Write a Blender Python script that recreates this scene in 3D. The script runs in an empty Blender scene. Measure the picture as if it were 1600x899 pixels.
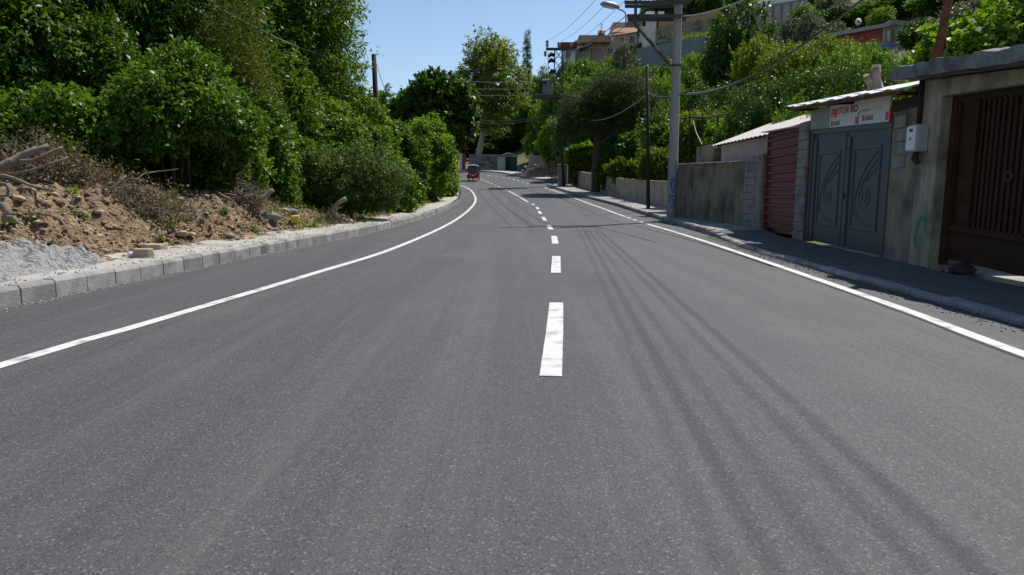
import bpy, math, random
import numpy as np
from mathutils import Vector, Matrix, noise as mnoise

scene = bpy.context.scene
random.seed(7)
R = math.radians

# ---------------------------------------------------------------- camera, sky, sun, exposure
F = 1075.0; HZ = 295.0; CY = 449.5; CAMH = 1.2
TH = math.atan((CY - HZ) / F)
SUNV = Vector((.46, .43, 1.0)).normalized()
cam_d = bpy.data.cameras.new('camera'); cam = bpy.data.objects.new('camera', cam_d)
scene.collection.objects.link(cam); scene.camera = cam
cam_d.sensor_width = 36.0; cam_d.lens = 36.0 * F / 1600.0
cam_d.clip_start = .05; cam_d.clip_end = 3000
cam.location = (0, 0, CAMH); cam.rotation_euler = (R(90) - TH, 0, 0)

world = bpy.data.worlds.new('World'); scene.world = world; world.use_nodes = True
wn = world.node_tree.nodes; wl = world.node_tree.links
bg = wn['Background']
sky = wn.new('ShaderNodeTexSky'); sky.sky_type = 'NISHITA'; sky.sun_disc = False
sky.sun_elevation = math.asin(SUNV.z); sky.sun_rotation = math.atan2(SUNV.x, SUNV.y)
sky.air_density = 1.0; sky.dust_density = 0.4; sky.ozone_density = 2.2; sky.altitude = 100
wl.new(sky.outputs[0], bg.inputs[0]); bg.inputs[1].default_value = .112

sun_d = bpy.data.lights.new('sun', 'SUN'); sun = bpy.data.objects.new('sun', sun_d)
scene.collection.objects.link(sun)
sun_d.energy = 4.9; sun_d.angle = R(.53); sun_d.color = (1.0, .955, .88)
sun.rotation_euler = (-SUNV).to_track_quat('-Z', 'Y').to_euler(); sun.location = (30, 30, 60)

scene.view_settings.view_transform = 'Standard'; scene.view_settings.look = 'None'
scene.view_settings.exposure = .28; scene.view_settings.gamma = 1
scene.view_settings.use_curve_mapping = False
scene.cycles.max_bounces = 6; scene.cycles.transparent_max_bounces = 6
scene.cycles.diffuse_bounces = 3; scene.cycles.transmission_bounces = 4

# ---------------------------------------------------------------- pixel/world helpers (real positions)
def ray(px, py):
    u = (px - 800) / F; v = (CY - py) / F
    return (u, math.cos(TH) + v * math.sin(TH), -math.sin(TH) + v * math.cos(TH))
def at(px, py, Y):
    d = ray(px, py); t = Y / d[1]
    return Vector((t * d[0], Y, CAMH + t * d[2]))
def pix(x, y, z):
    dz = z - CAMH; c = math.cos(TH); s = math.sin(TH)
    f = y * c - dz * s; up = y * s + dz * c
    return 800 + F * x / f, CY - F * up / f
def g(y):
    if y < 20: return 0.
    if y < 75: return .00068 * (y - 20) ** 2
    if y < 108: return 2.057 + .0748 * (y - 75)
    return 4.525
gv = np.vectorize(g)
def lerp_poly(pts, y):      # pts: (Y, x)
    return float(np.interp(y, [p[0] for p in pts], [p[1] for p in pts]))
LK = [(-20, -5.4), (6.84, -5.16), (9.4, -4.92), (13.7, -4.45), (17.9, -4.0), (25.7, -3.57), (34.8, -3.25), (42, -3.28), (46.5, -3.45), (55.3, -4.05), (60, -4.55), (65, -5.3)]
RK = [(-20, 4.4), (6, 4.5), (11.7, 4.59), (13.7, 4.72), (17.9, 5.15), (24.8, 5.52), (29.6, 5.75), (39.5, 5.82), (50, 5.06), (61, 3.95), (67, 3.35)]

# ---------------------------------------------------------------- object helpers
ORG = {}
def link(o): scene.collection.objects.link(o); return o
def tag(o, label=None, cat=None, group=None, kind=None):
    if label: o['label'] = label
    if cat: o['category'] = cat
    if group: o['group'] = group
    if kind: o['kind'] = kind
    return o
def thing(name, loc, label, cat, group=None):
    o = bpy.data.objects.new(name, None); link(o); o.location = loc; o.empty_display_size = .2
    ORG[o] = Vector(loc)
    return tag(o, label, cat, group)
def org(o): return ORG.get(o, Vector((0, 0, 0)))
class MB:
    def __init__(s): s.v = []; s.f = []; s.m = []
    def add(s, vs, fs, m=0):
        b = len(s.v); s.v += [tuple(p) for p in vs]
        for f in fs: s.f.append(tuple(b + i for i in f)); s.m.append(m)
        return s
    def obox(s, o, a, b, c, m=0):
        o, a, b, c = map(Vector, (o, a, b, c))
        if a.cross(b).dot(c) < 0: a, b = b, a
        vs = [o, o + a, o + a + b, o + b, o + c, o + a + c, o + a + b + c, o + b + c]
        return s.add(vs, [(0, 3, 2, 1), (4, 5, 6, 7), (0, 1, 5, 4), (1, 2, 6, 5), (2, 3, 7, 6), (3, 0, 4, 7)], m)
    def box(s, x0, x1, y0, y1, z0, z1, m=0):
        return s.obox((x0, y0, z0), (x1 - x0, 0, 0), (0, y1 - y0, 0), (0, 0, z1 - z0), m)
    def tube(s, pts, rad, n=8, cap=True, m=0):
        pts = [Vector(p) for p in pts]
        if not hasattr(rad, '__len__'): rad = [rad] * len(pts)
        rings = []; prev = None
        for i, p in enumerate(pts):
            d = (pts[min(i + 1, len(pts) - 1)] - pts[max(i - 1, 0)])
            d = d.normalized() if d.length > 1e-9 else Vector((0, 0, 1))
            if prev is None:
                a = d.orthogonal().normalized()
            else:
                a = (prev - d * prev.dot(d)); a = a.normalized() if a.length > 1e-6 else d.orthogonal().normalized()
            prev = a; b = d.cross(a)
            rings.append([p + (a * math.cos(2 * math.pi * k / n) + b * math.sin(2 * math.pi * k / n)) * rad[i] for k in range(n)])
        vs = [q for r in rings for q in r]; fs = []
        for i in range(len(rings) - 1):
            for k in range(n):
                fs.append((i * n + k, i * n + (k + 1) % n, (i + 1) * n + (k + 1) % n, (i + 1) * n + k))
        if cap: fs += [tuple(range(n))[::-1], tuple((len(rings) - 1) * n + k for k in range(n))]
        return s.add(vs, fs, m)
    def build(s, name, mat, parent=None, smooth=False, bevel=0, seg=2):
        me = bpy.data.meshes.new(name); off = org(parent) if parent else Vector((0, 0, 0))
        me.from_pydata([(v[0] - off.x, v[1] - off.y, v[2] - off.z) for v in s.v], [], s.f)
        mats = mat if isinstance(mat, (list, tuple)) else [mat]
        for q in mats: me.materials.append(q)
        if len(mats) > 1: me.polygons.foreach_set('material_index', s.m)
        if smooth: me.polygons.foreach_set('use_smooth', [True] * len(me.polygons))
        me.update()
        o = bpy.data.objects.new(name, me); link(o)
        if parent: o.parent = parent; ORG[o] = off
        if bevel:
            b = o.modifiers.new('bevel', 'BEVEL'); b.width = bevel; b.segments = seg; b.limit_method = 'ANGLE'
        return o
def arr_mesh(name, verts, quads, mat, tint=None):
    me = bpy.data.meshes.new(name); n = len(verts); k = len(quads); c = quads.shape[1]
    me.vertices.add(n); me.vertices.foreach_set('co', np.asarray(verts, np.float32).ravel())
    me.loops.add(k * c); me.loops.foreach_set('vertex_index', np.asarray(quads, np.int32).ravel())
    me.polygons.add(k); me.polygons.foreach_set('loop_start', np.arange(0, k * c, c, dtype=np.int32))
    try: me.polygons.foreach_set('loop_total', np.full(k, c, np.int32))
    except Exception: pass
    if tint is not None:
        a = me.attributes.new('tint', 'FLOAT', 'POINT'); a.data.foreach_set('value', np.asarray(tint, np.float32))
    me.update(calc_edges=True); me.materials.append(mat)
    return me
def mobj(name, me, parent=None, loc=(0, 0, 0)):
    o = bpy.data.objects.new(name, me); link(o); o.location = loc
    if parent: o.parent = parent; ORG[o] = org(parent)
    return o
def copy_tree(o, parent=None):
    c = o.copy(); link(c); c.parent = parent
    for ch in o.children: copy_tree(ch, c)
    return c

# ---------------------------------------------------------------- materials
def N(nt, t, **k):
    n = nt.nodes.new(t)
    for a, b in k.items(): setattr(n, a, b)
    return n
def mat(name, c1, c2=None, scale=3.0, rough=.85, bump=0., bscale=40., stretch=(1, 1, 1), metal=0., spec=.3, c3=None, s3=.6, world_co=False, t3=(.5, .7), bdist=.02):
    m = bpy.data.materials.new(name); m.use_nodes = True; nt = m.node_tree; L = nt.links
    p = nt.nodes['Principled BSDF']
    p.inputs['Roughness'].default_value = rough; p.inputs['Metallic'].default_value = metal
    p.inputs['Specular IOR Level'].default_value = spec
    if c2 is None: c2 = tuple(v * .75 for v in c1)
    if world_co: co = N(nt, 'ShaderNodeNewGeometry').outputs['Position']
    else: co = N(nt, 'ShaderNodeTexCoord').outputs['Object']
    mp = N(nt, 'ShaderNodeMapping'); mp.inputs['Scale'].default_value = stretch; L.new(co, mp.inputs['Vector'])
    n1 = N(nt, 'ShaderNodeTexNoise'); n1.inputs['Scale'].default_value = scale; n1.inputs['Detail'].default_value = 7; n1.inputs['Roughness'].default_value = .62
    L.new(mp.outputs[0], n1.inputs['Vector'])
    mr = N(nt, 'ShaderNodeMapRange'); mr.inputs['From Min'].default_value = .32; mr.inputs['From Max'].default_value = .68
    L.new(n1.outputs['Fac'], mr.inputs['Value'])
    mx = N(nt, 'ShaderNodeMix', data_type='RGBA'); mx.inputs['A'].default_value = (*c1, 1); mx.inputs['B'].default_value = (*c2, 1)
    L.new(mr.outputs[0], mx.inputs['Factor']); out = mx.outputs['Result']
    if c3:
        n3 = N(nt, 'ShaderNodeTexNoise'); n3.inputs['Scale'].default_value = s3; n3.inputs['Detail'].default_value = 5
        L.new(co, n3.inputs['Vector'])
        m3 = N(nt, 'ShaderNodeMapRange'); m3.inputs['From Min'].default_value = t3[0]; m3.inputs['From Max'].default_value = t3[1]
        L.new(n3.outputs['Fac'], m3.inputs['Value'])
        x3 = N(nt, 'ShaderNodeMix', data_type='RGBA'); x3.inputs['B'].default_value = (*c3, 1)
        L.new(out, x3.inputs['A']); L.new(m3.outputs[0], x3.inputs['Factor']); out = x3.outputs['Result']
    L.new(out, p.inputs['Base Color'])
    if bump:
        nb = N(nt, 'ShaderNodeTexNoise'); nb.inputs['Scale'].default_value = bscale; nb.inputs['Detail'].default_value = 6
        L.new(mp.outputs[0], nb.inputs['Vector'])
        b = N(nt, 'ShaderNodeBump'); b.inputs['Strength'].default_value = min(1, bump); b.inputs['Distance'].default_value = bdist
        L.new(nb.outputs['Fac'], b.inputs['Height']); L.new(b.outputs[0], p.inputs['Normal'])
    return m
def leaf_mat(name, dark, mid, light, trans=.36, rough=.44):
    m = bpy.data.materials.new(name); m.use_nodes = True; nt = m.node_tree; L = nt.links
    p = nt.nodes['Principled BSDF']; out = nt.nodes['Material Output']
    p.inputs['Roughness'].default_value = rough; p.inputs['Specular IOR Level'].default_value = .26
    a = N(nt, 'ShaderNodeAttribute', attribute_name='tint')
    oi = N(nt, 'ShaderNodeObjectInfo')
    ad = N(nt, 'ShaderNodeMath', operation='MULTIPLY_ADD'); ad.inputs[1].default_value = .3; ad.inputs[2].default_value = -.15
    L.new(oi.outputs['Random'], ad.inputs[0])
    sm = N(nt, 'ShaderNodeMath', operation='ADD'); L.new(a.outputs['Fac'], sm.inputs[0]); L.new(ad.outputs[0], sm.inputs[1])
    r = N(nt, 'ShaderNodeValToRGB'); e = r.color_ramp.elements
    e[0].color = (*dark, 1); e[0].position = .08; e[1].color = (*light, 1); e[1].position = .95
    k = e.new(.5); k.color = (*mid, 1)
    L.new(sm.outputs[0], r.inputs[0]); L.new(r.outputs[0], p.inputs['Base Color'])
    t = N(nt, 'ShaderNodeBsdfTranslucent')
    hs = N(nt, 'ShaderNodeMix', data_type='RGBA', blend_type='MULTIPLY'); hs.inputs['Factor'].default_value = 1; hs.inputs['B'].default_value = (1.5, 1.45, .6, 1)
    L.new(r.outputs[0], hs.inputs['A']); L.new(hs.outputs['Result'], t.inputs['Color'])
    mx = N(nt, 'ShaderNodeMixShader'); mx.inputs[0].default_value = trans
    L.new(p.outputs[0], mx.inputs[1]); L.new(t.outputs[0], mx.inputs[2]); L.new(mx.outputs[0], out.inputs['Surface'])
    return m
def asphalt(name):
    m = bpy.data.materials.new(name); m.use_nodes = True; nt = m.node_tree; L = nt.links; p = nt.nodes['Principled BSDF']
    co = N(nt, 'ShaderNodeNewGeometry').outputs['Position']
    def noise(scale, det=3, st=None, rg=.55):
        n = N(nt, 'ShaderNodeTexNoise'); n.inputs['Scale'].default_value = scale; n.inputs['Detail'].default_value = det; n.inputs['Roughness'].default_value = rg
        if st:
            mp = N(nt, 'ShaderNodeMapping'); mp.inputs['Scale'].default_value = st; L.new(co, mp.inputs[0]); L.new(mp.outputs[0], n.inputs['Vector'])
        else: L.new(co, n.inputs['Vector'])
        return n.outputs['Fac']
    def rng(x, a, b, c=0, d=1):
        r = N(nt, 'ShaderNodeMapRange'); r.inputs['From Min'].default_value = a; r.inputs['From Max'].default_value = b
        r.inputs['To Min'].default_value = c; r.inputs['To Max'].default_value = d; L.new(x, r.inputs['Value']); return r.outputs[0]
    def mix(a, b, f, bt='MIX'):
        x = N(nt, 'ShaderNodeMix', data_type='RGBA', blend_type=bt)
        for s, v in (('A', a), ('B', b)):
            if isinstance(v, tuple): x.inputs[s].default_value = (*v, 1)
            else: L.new(v, x.inputs[s])
        if isinstance(f, float): x.inputs['Factor'].default_value = f
        else: L.new(f, x.inputs['Factor'])
        return x.outputs['Result']
    fine = noise(120, 5, rg=.72)
    vor = N(nt, 'ShaderNodeTexVoronoi'); vor.inputs['Scale'].default_value = 115; L.new(co, vor.inputs['Vector'])
    sep = N(nt, 'ShaderNodeSeparateColor'); L.new(vor.outputs['Color'], sep.inputs[0])
    c = mix((.038, .04, .044), (.108, .11, .115), rng(fine, .3, .7))
    med = noise(14, 4, (1, .55, 1), .7)
    c = mix(c, (.034, .036, .04), rng(med, .53, .72, 0, .4))
    c = mix(c, (.24, .23, .215), rng(sep.outputs[0], .88, 1.0, 0, .7))     # pale stones
    c = mix(c, (.22, .165, .105), rng(sep.outputs[1], .955, .99, 0, .55))   # tan stones
    c = mix(c, (.02, .021, .024), rng(sep.outputs[2], .8, 1.0, 0, .7))
    streak = noise(1.0, 4, (2.2, .06, 1))
    c = mix(c, (.165, .155, .14), rng(streak, .48, .75, 0, .3))              # dusty wheel tracks
    c = mix(c, (.04, .042, .047), rng(streak, .5, .3, 0, .25))
    fs = noise(1.0, 3, (14, .25, 1))
    c = mix(c, (.165, .157, .145), rng(fs, .54, .76, 0, .24))
    fd = noise(1.0, 3, (6.5, .12, 1))
    c = mix(c, (.035, .037, .042), rng(fd, .57, .74, 0, .26))
    big = noise(.16, 3)
    c = mix(c, (.05, .052, .056), rng(big, .52, .66, 0, .4))
    blot = noise(.55, 5)
    c = mix(c, (.15, .142, .128), rng(blot, .54, .75, 0, .3))
    dirt = noise(3.1, 6, (1, .5, 1), .7)
    c = mix(c, (.19, .165, .125), rng(dirt, .62, .76, 0, .4))
    c = mix(c, (.8, .8, .8), 1.0, 'MULTIPLY')
    L.new(c, p.inputs['Base Color']); p.inputs['Roughness'].default_value = .72; p.inputs['Specular IOR Level'].default_value = .38
    b = N(nt, 'ShaderNodeBump'); b.inputs['Strength'].default_value = .5; b.inputs['Distance'].default_value = .004
    hm = N(nt, 'ShaderNodeMath', operation='ADD'); L.new(fine, hm.inputs[0]); L.new(vor.outputs['Distance'], hm.inputs[1])
    L.new(hm.outputs[0], b.inputs['Height']); L.new(b.outputs[0], p.inputs['Normal'])
    return m
M = {}
M['asphalt'] = asphalt('asphalt')
M['tar'] = mat('tar', (.03, .03, .033), (.05, .05, .053), 20, .8, .5, 100, world_co=True)
M['paint'] = mat('road_paint', (.6, .6, .575), (.5, .5, .48), 30, .7, .3, 120, c3=(.26, .255, .245), s3=5, t3=(.52, .7), world_co=True)
M['kerb'] = mat('kerb_concrete', (.36, .35, .33), (.22, .215, .205), 5, .9, .5, 60, c3=(.13, .13, .135), s3=2.3, t3=(.52, .66), world_co=True)
M['kerb_dark'] = mat('kerb_concrete_old', (.27, .265, .255), (.16, .16, .155), 5, .9, .5, 60, c3=(.3, .29, .27), s3=2.3, world_co=True)
M['dust'] = mat('pavement_dust', (.44, .41, .37), (.33, .31, .28), 4, .95, .6, 70, c3=(.27, .25, .22), s3=1.5, world_co=True)
M['pave'] = mat('pavement_concrete', (.3, .285, .265), (.2, .19, .18), 3, .9, .4, 60, c3=(.36, .34, .31), s3=.9, world_co=True)
M['paver'] = mat('paver_concrete_shade', (.125, .122, .12), (.08, .078, .077), 6, .9, .5, 80, world_co=True)  # grey pavers, with the shade of the fronts darkened into the colour
M['soil'] = mat('bank_soil', (.265, .185, .112), (.115, .08, .049), 14, .97, 1., 22, c3=(.33, .245, .15), s3=5, world_co=True, bdist=.09)
M['sand'] = mat('grey_sand', (.34, .335, .325), (.22, .216, .21), 16, .97, 1., 26, world_co=True, bdist=.06)
M['hill'] = mat('hill_ground', (.1, .115, .045), (.16, .13, .075), .35, .97, .6, 8, c3=(.06, .085, .025), s3=.15, world_co=True)
M['stone'] = mat('pale_stone', (.44, .355, .245), (.31, .245, .165), 6, .9, .7, 30)
M['stone_grey'] = mat('grey_stone', (.33, .32, .31), (.18, .175, .17), 6, .9, .7, 30)
M['clod'] = mat('clods', (.295, .208, .13), (.135, .094, .058), 3, .97, .6, 40, c3=(.47, .4, .31), s3=9, t3=(.58, .63), world_co=True)
M['conc'] = mat('wall_concrete', (.32, .268, .196), (.175, .15, .115), 2.4, .92, .7, 35, stretch=(2.4, 2.4, .55), c3=(.085, .075, .06), s3=1.3, t3=(.47, .68), world_co=True)
M['conc_light'] = mat('plaster', (.42, .36, .27), (.21, .18, .135), 2.8, .92, .7, 30, stretch=(2.2, 2.2, .6), c3=(.11, .1, .08), s3=1.7, t3=(.5, .7), world_co=True)
M['slab'] = mat('slab_concrete', (.25, .24, .225), (.13, .125, .12), 4, .95, 1., 22, c3=(.08, .08, .078), s3=2, world_co=True)
M['block'] = mat('concrete_block', (.31, .3, .275), (.21, .2, .185), 7, .95, .8, 60, c3=(.15, .145, .13), s3=2, world_co=True)
M['wall_tan'] = mat('tan_block_wall', (.42, .36, .27), (.3, .255, .19), 4, .95, .7, 30, c3=(.2, .175, .14), s3=1.5, t3=(.5, .7), world_co=True)
M['pole_c'] = mat('pole_concrete', (.33, .315, .29), (.25, .24, .225), 5, .9, .4, 60, stretch=(1, 1, .25))
M['wood_d'] = mat('dark_wood', (.055, .04, .03), (.025, .019, .015), 6, .9, .5, 30, stretch=(3, 3, .2))
M['bark'] = mat('bark', (.14, .115, .09), (.065, .052, .042), 6, .95, .9, 14, stretch=(1, 1, .25))
M['bark_pale'] = mat('plane_bark', (.42, .39, .33), (.24, .22, .17), 1.5, .9, .4, 10)
M['dead'] = mat('dead_wood', (.25, .2, .15), (.12, .092, .068), 6, .95, .5, 30)
M['log'] = mat('log_bark', (.27, .225, .18), (.13, .105, .082), 5, .95, .8, 18)
M['cutwood'] = mat('cut_wood', (.5, .36, .2), (.34, .23, .13), 9, .9)
M['dryleaf'] = leaf_mat('dry_leaf', (.085, .066, .036), (.15, .118, .064), (.235, .185, .105), .15, .9)
M['red_panel'] = mat('red_sheet', (.175, .034, .044), (.135, .025, .033), 2, .45, .05, 30, c3=(.12, .03, .028), s3=2, t3=(.55, .75))
M['door_grey'] = mat('door_steel', (.07, .085, .098), (.055, .068, .08), 2, .42, .05, 40, spec=.5)
M['gate_br'] = mat('gate_steel', (.046, .022, .0115), (.03, .0145, .008), 3, .6, .1, 40, spec=.15, c3=(.06, .027, .012), s3=3)
M['rust'] = mat('rust', (.2, .065, .03), (.09, .035, .02), 9, .85, .5, 50)
M['tin'] = mat('tin_roof', (.72, .72, .71), (.55, .54, .52), 3, .45, .1, 30, c3=(.36, .24, .16), s3=2.5, t3=(.6, .72))
M['tin_pink'] = mat('fibre_roof', (.5, .455, .425), (.4, .36, .335), 3, .8, .2, 30)
M['board'] = mat('sign_board', (.68, .68, .65), (.58, .58, .55), 3, .6)
M['board_g'] = mat('grey_board', (.3, .31, .29), (.26, .27, .25), 3, .7)
M['ink_r'] = mat('red_ink', (.6, .03, .025), (.5, .025, .02), 8, .6)
M['ink_o'] = mat('faded_red_ink', (.55, .12, .08), (.42, .08, .06), 20, .6)
M['ink_k'] = mat('black_ink', (.02, .02, .02), (.03, .03, .03), 8, .6)
M['ink_p'] = mat('pale_ink', (.35, .33, .3), (.3, .28, .26), 8, .6)
M['white'] = mat('white_plastic', (.74, .75, .74), (.66, .67, .66), 4, .5)
M['grey_pl'] = mat('grey_plastic', (.4, .42, .42), (.34, .36, .36), 4, .5)
M['black'] = mat('black_rubber', (.02, .02, .021), (.03, .03, .031), 6, .75)
M['steel_d'] = mat('dark_steel', (.07, .072, .075), (.045, .045, .046), 6, .6, .1, 40, c3=(.12, .06, .035), s3=3, t3=(.55, .7))
M['galv'] = mat('galvanised', (.28, .28, .28), (.2, .2, .2), 6, .5, metal=.3)
M['wire'] = mat('cable', (.03, .03, .032), (.04, .04, .042), 3, .6)
M['wire_l'] = mat('pale_cable', (.32, .32, .31), (.26, .26, .25), 3, .6)
M['blue_ink'] = mat('blue_spray', (.03, .08, .38), (.04, .1, .42), 20, .7)
M['green_ink'] = mat('green_spray', (.02, .22, .1), (.03, .25, .12), 20, .7)
M['veh_red'] = mat('vehicle_red', (.36, .016, .018), (.28, .013, .015), 5, .35, spec=.5)
M['canopy'] = mat('canopy_grey', (.5, .5, .5), (.4, .4, .4), 6, .6)
M['glass'] = mat('dark_glass', (.03, .05, .085), (.025, .04, .07), 2, .12, spec=.6)
M['lens'] = mat('lamp_lens', (.55, .57, .6), (.5, .52, .55), 4, .2, spec=.6)
M['orange'] = mat('orange_paint', (.5, .25, .04), (.36, .13, .03), 5, .7)
M['green_d'] = mat('dark_green_paint', (.018, .06, .045), (.014, .045, .035), 4, .55)
M['pink'] = mat('pink_plaster', (.52, .4, .37), (.44, .33, .3), 2, .9, c3=(.36, .32, .33), s3=1.6)
M['cream'] = mat('cream_plaster', (.52, .49, .36), (.45, .42, .3), 2, .9)
M['h_beige'] = mat('house_beige', (0.486, 0.392, 0.324), (0.378, 0.304, 0.250), .6, .9)
M['h_grey'] = mat('house_grey', (0.420, 0.392, 0.364), (0.308, 0.287, 0.266), .8, .9)
M['h_white'] = mat('house_white', (0.720, 0.696, 0.660), (0.552, 0.528, 0.504), .5, .9)
M['h_red'] = mat('house_red', (.36, .075, .055), (.28, .06, .045), 1, .85)
M['h_dred'] = mat('awning_red', (.2, .04, .04), (.12, .03, .03), 1, .85)
M['h_teal'] = mat('teal_wall', (.21, .235, .24), (.16, .18, .185), .5, .9)
M['h_brown'] = mat('brown_wall', (0.286, 0.221, 0.176), (0.195, 0.150, 0.117), .7, .9)
M['ochre'] = mat('ochre_soil', (.42, .29, .15), (.3, .2, .1), .8, .95)
M['tile'] = mat('roof_tile', (.36, .19, .13), (.25, .125, .085), 3, .85)
M['tarp'] = mat('blue_tarp', (.12, .2, .4), (.1, .16, .32), 3, .6)
M['blue_pl'] = mat('blue_plastic', (.07, .16, .5), (.06, .13, .42), 4, .5)
M['yellow_pl'] = mat('yellow_plastic', (.6, .48, .1), (.5, .4, .08), 5, .6)
LM = {
 'walnut': leaf_mat('leaf_walnut', (0.0359, 0.0814, 0.0100), (0.0718, 0.1492, 0.0150), (0.1495, 0.2429, 0.0243)),
 'bush':   leaf_mat('leaf_bush', (0.0383, 0.0881, 0.0093), (0.0837, 0.1695, 0.0157), (0.1794, 0.2825, 0.0286)),
 'dark':   leaf_mat('leaf_dark', (0.0239, 0.0565, 0.0093), (0.0478, 0.0994, 0.0129), (0.1017, 0.1638, 0.0200), .3),
 'bright': leaf_mat('leaf_bright', (0.0490, 0.1049, 0.0096), (0.0981, 0.1944, 0.0154), (0.1815, 0.2915, 0.0289), .4),
 'yellow': leaf_mat('leaf_yellow', (0.0637, 0.1020, 0.0096), (0.1177, 0.1749, 0.0148), (0.2108, 0.2575, 0.0245), .4),
 'olive':  leaf_mat('leaf_olive', (.07, .092, .052), (.12, .148, .09), (.185, .215, .14), .2, .55),
 'bramble': leaf_mat('leaf_bramble', (.045, .085, .016), (.085, .14, .026), (.15, .21, .046), .25, .55),
 'rusty':  leaf_mat('leaf_rusty', (.045, .075, .01), (.085, .115, .015), (.17, .16, .028), .36, .55),
 'plane':  leaf_mat('leaf_plane', (0.0690, 0.1080, 0.0168), (0.1242, 0.1800, 0.0252), (0.1978, 0.2550, 0.0420), .42),
 'needle': leaf_mat('leaf_needle', (.028, .046, .013), (.055, .084, .02), (.105, .14, .032), .18, .7),
}

# ---------------------------------------------------------------- terrain
BASE = [(6.9, -40), (6.7, 15), (7.0, 20), (6.6, 25), (7.8, 34), (7.6, 42), (7.1, 55), (6.2, 64), (7.5, 72), (5.5, 78), (2.2, 87), (-1.5, 97), (-10, 104), (-40, 108), (-150, 116), (-400, 130)]
def hill_d(X, Y):
    X = np.asarray(X, float); Y = np.asarray(Y, float)
    best = np.full(X.shape, 1e9); sgn = np.zeros(X.shape)
    for (x0, y0), (x1, y1) in zip(BASE[:-1], BASE[1:]):
        dx, dy = x1 - x0, y1 - y0; L2 = dx * dx + dy * dy
        t = np.clip(((X - x0) * dx + (Y - y0) * dy) / L2, 0, 1)
        qx, qy = X - x0 - t * dx, Y - y0 - t * dy; d = np.hypot(qx, qy)
        c = dx * qy - dy * qx
        u = d < best - 1e-9; best = np.where(u, d, best); sgn = np.where(u, -np.sign(c), sgn)
    return best * np.where(sgn == 0, 1, sgn)
def terrain(X, Y):
    X = np.asarray(X, float); Y = np.asarray(Y, float)
    d = hill_d(X, Y); s = np.clip((X + 25) / 48, 0.06, 1); s = s * s * (3 - 2 * s)
    dd = np.maximum(d - 2.5, 0)
    prof = np.where(dd < 70, .5 * dd, 35 + .32 * (dd - 70)); prof = np.minimum(prof, 75)
    s = s * np.clip((215 - Y - 1.2 * np.clip(45 - X, 0, 60)) / 45, .03, 1)
    z = gv(Y) - .12 + np.where(d > 0, np.minimum(d, 1.0) * .22 + prof * s, 0)
    xl = np.interp(Y, [p[0] for p in LK], [p[1] for p in LK]) - 2.0
    left = np.clip((xl - X) / 3.0, 0, 1) * np.clip((68 - Y) / 10, 0, 1)
    return z + left * (.35 + .55 * np.clip((26 - Y) / 12, 0, 1))
def tz(x, y): return float(terrain(np.array([x]), np.array([y]))[0])
xs = np.concatenate([np.arange(-260, -30, 12.), np.arange(-30, 60, 1.5), np.arange(60, 300, 12.)])
ys = np.concatenate([np.arange(-40, 130, 1.5), np.arange(130, 520, 10.)])
GX, GY = np.meshgrid(xs, ys)
GZ = terrain(GX, GY)
bump = np.array([mnoise.noise(Vector((x * .25, y * .25, 0))) for x, y in zip(GX.ravel(), GY.ravel())]).reshape(GX.shape)
GZ = GZ + bump * .5 * np.clip((hill_d(GX, GY) - 5) / 5, 0, 1)
idx = np.arange(GX.size).reshape(GX.shape)
q = np.stack([idx[:-1, :-1], idx[:-1, 1:], idx[1:, 1:], idx[1:, :-1]], -1).reshape(-1, 4)
me = arr_mesh('ground', np.stack([GX, GY, GZ], -1).reshape(-1, 3), q, M['hill'])
me.polygons.foreach_set('use_smooth', [True] * len(me.polygons))
tag(mobj('ground', me), kind='structure')

# ---------------------------------------------------------------- road
LE = [(x, y) for y, x in [(yy, lerp_poly(LK, yy)) for yy in np.arange(-15, 62, 1.0)]] + [(-5.3, 65), (-6.6, 68.5), (-8.6, 72), (-12, 75.2), (-18, 77.5), (-30, 79), (-60, 80)]
REp = [(lerp_poly(RK, yy), yy) for yy in np.arange(-15, 62, 1.0)] + [(3.6, 66), (5.4, 71), (4.4, 75.6), (1.8, 79.2), (0, 85.5), (-2.6, 91.6), (-20, 94), ] 
def resample(P, n):
    P = np.array(P); d = np.r_[0, np.cumsum(np.hypot(*np.diff(P, axis=0).T))]; t = np.linspace(0, d[-1], n)
    return np.stack([np.interp(t, d, P[:, 0]), np.interp(t, d, P[:, 1])], -1)
nL = 78
rowsL = np.array(LE[:77] + [tuple(p) for p in resample(LE[76:], 50)[1:]])
rowsR = np.array(REp[:77] + [tuple(p) for p in resample(REp[76:] + [(-60, 97)], 50)[1:]])
NC = 12; vs = []
for a, b in zip(rowsL, rowsR):
    for k in range(NC + 1):
        p = a + (b - a) * k / NC; vs.append((p[0], p[1], g(p[1])))
nr = len(rowsL); ii = np.arange(nr * (NC + 1)).reshape(nr, NC + 1)
q = np.stack([ii[:-1, :-1], ii[:-1, 1:], ii[1:, 1:], ii[1:, :-1]], -1).reshape(-1, 4)
me = arr_mesh('road', np.array(vs), q, M['asphalt']); me.polygons.foreach_set('use_smooth', [True] * len(me.polygons))
road = tag(mobj('road', me), kind='structure')
def catmull(P, step=.5):
    P = [np.array(p, float) for p in P]; out = []
    for i in range(len(P) - 1):
        p0 = P[max(i - 1, 0)]; p1 = P[i]; p2 = P[i + 1]; p3 = P[min(i + 2, len(P) - 1)]
        n = max(2, int(np.linalg.norm(p2 - p1) / step))
        for k in range(n):
            t = k / n
            out.append(.5 * ((2 * p1) + (-p0 + p2) * t + (2 * p0 - 5 * p1 + 4 * p2 - p3) * t * t + (-p0 + 3 * p1 - 3 * p2 + p3) * t ** 3))
    out.append(P[-1]); return np.array(out)
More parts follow.
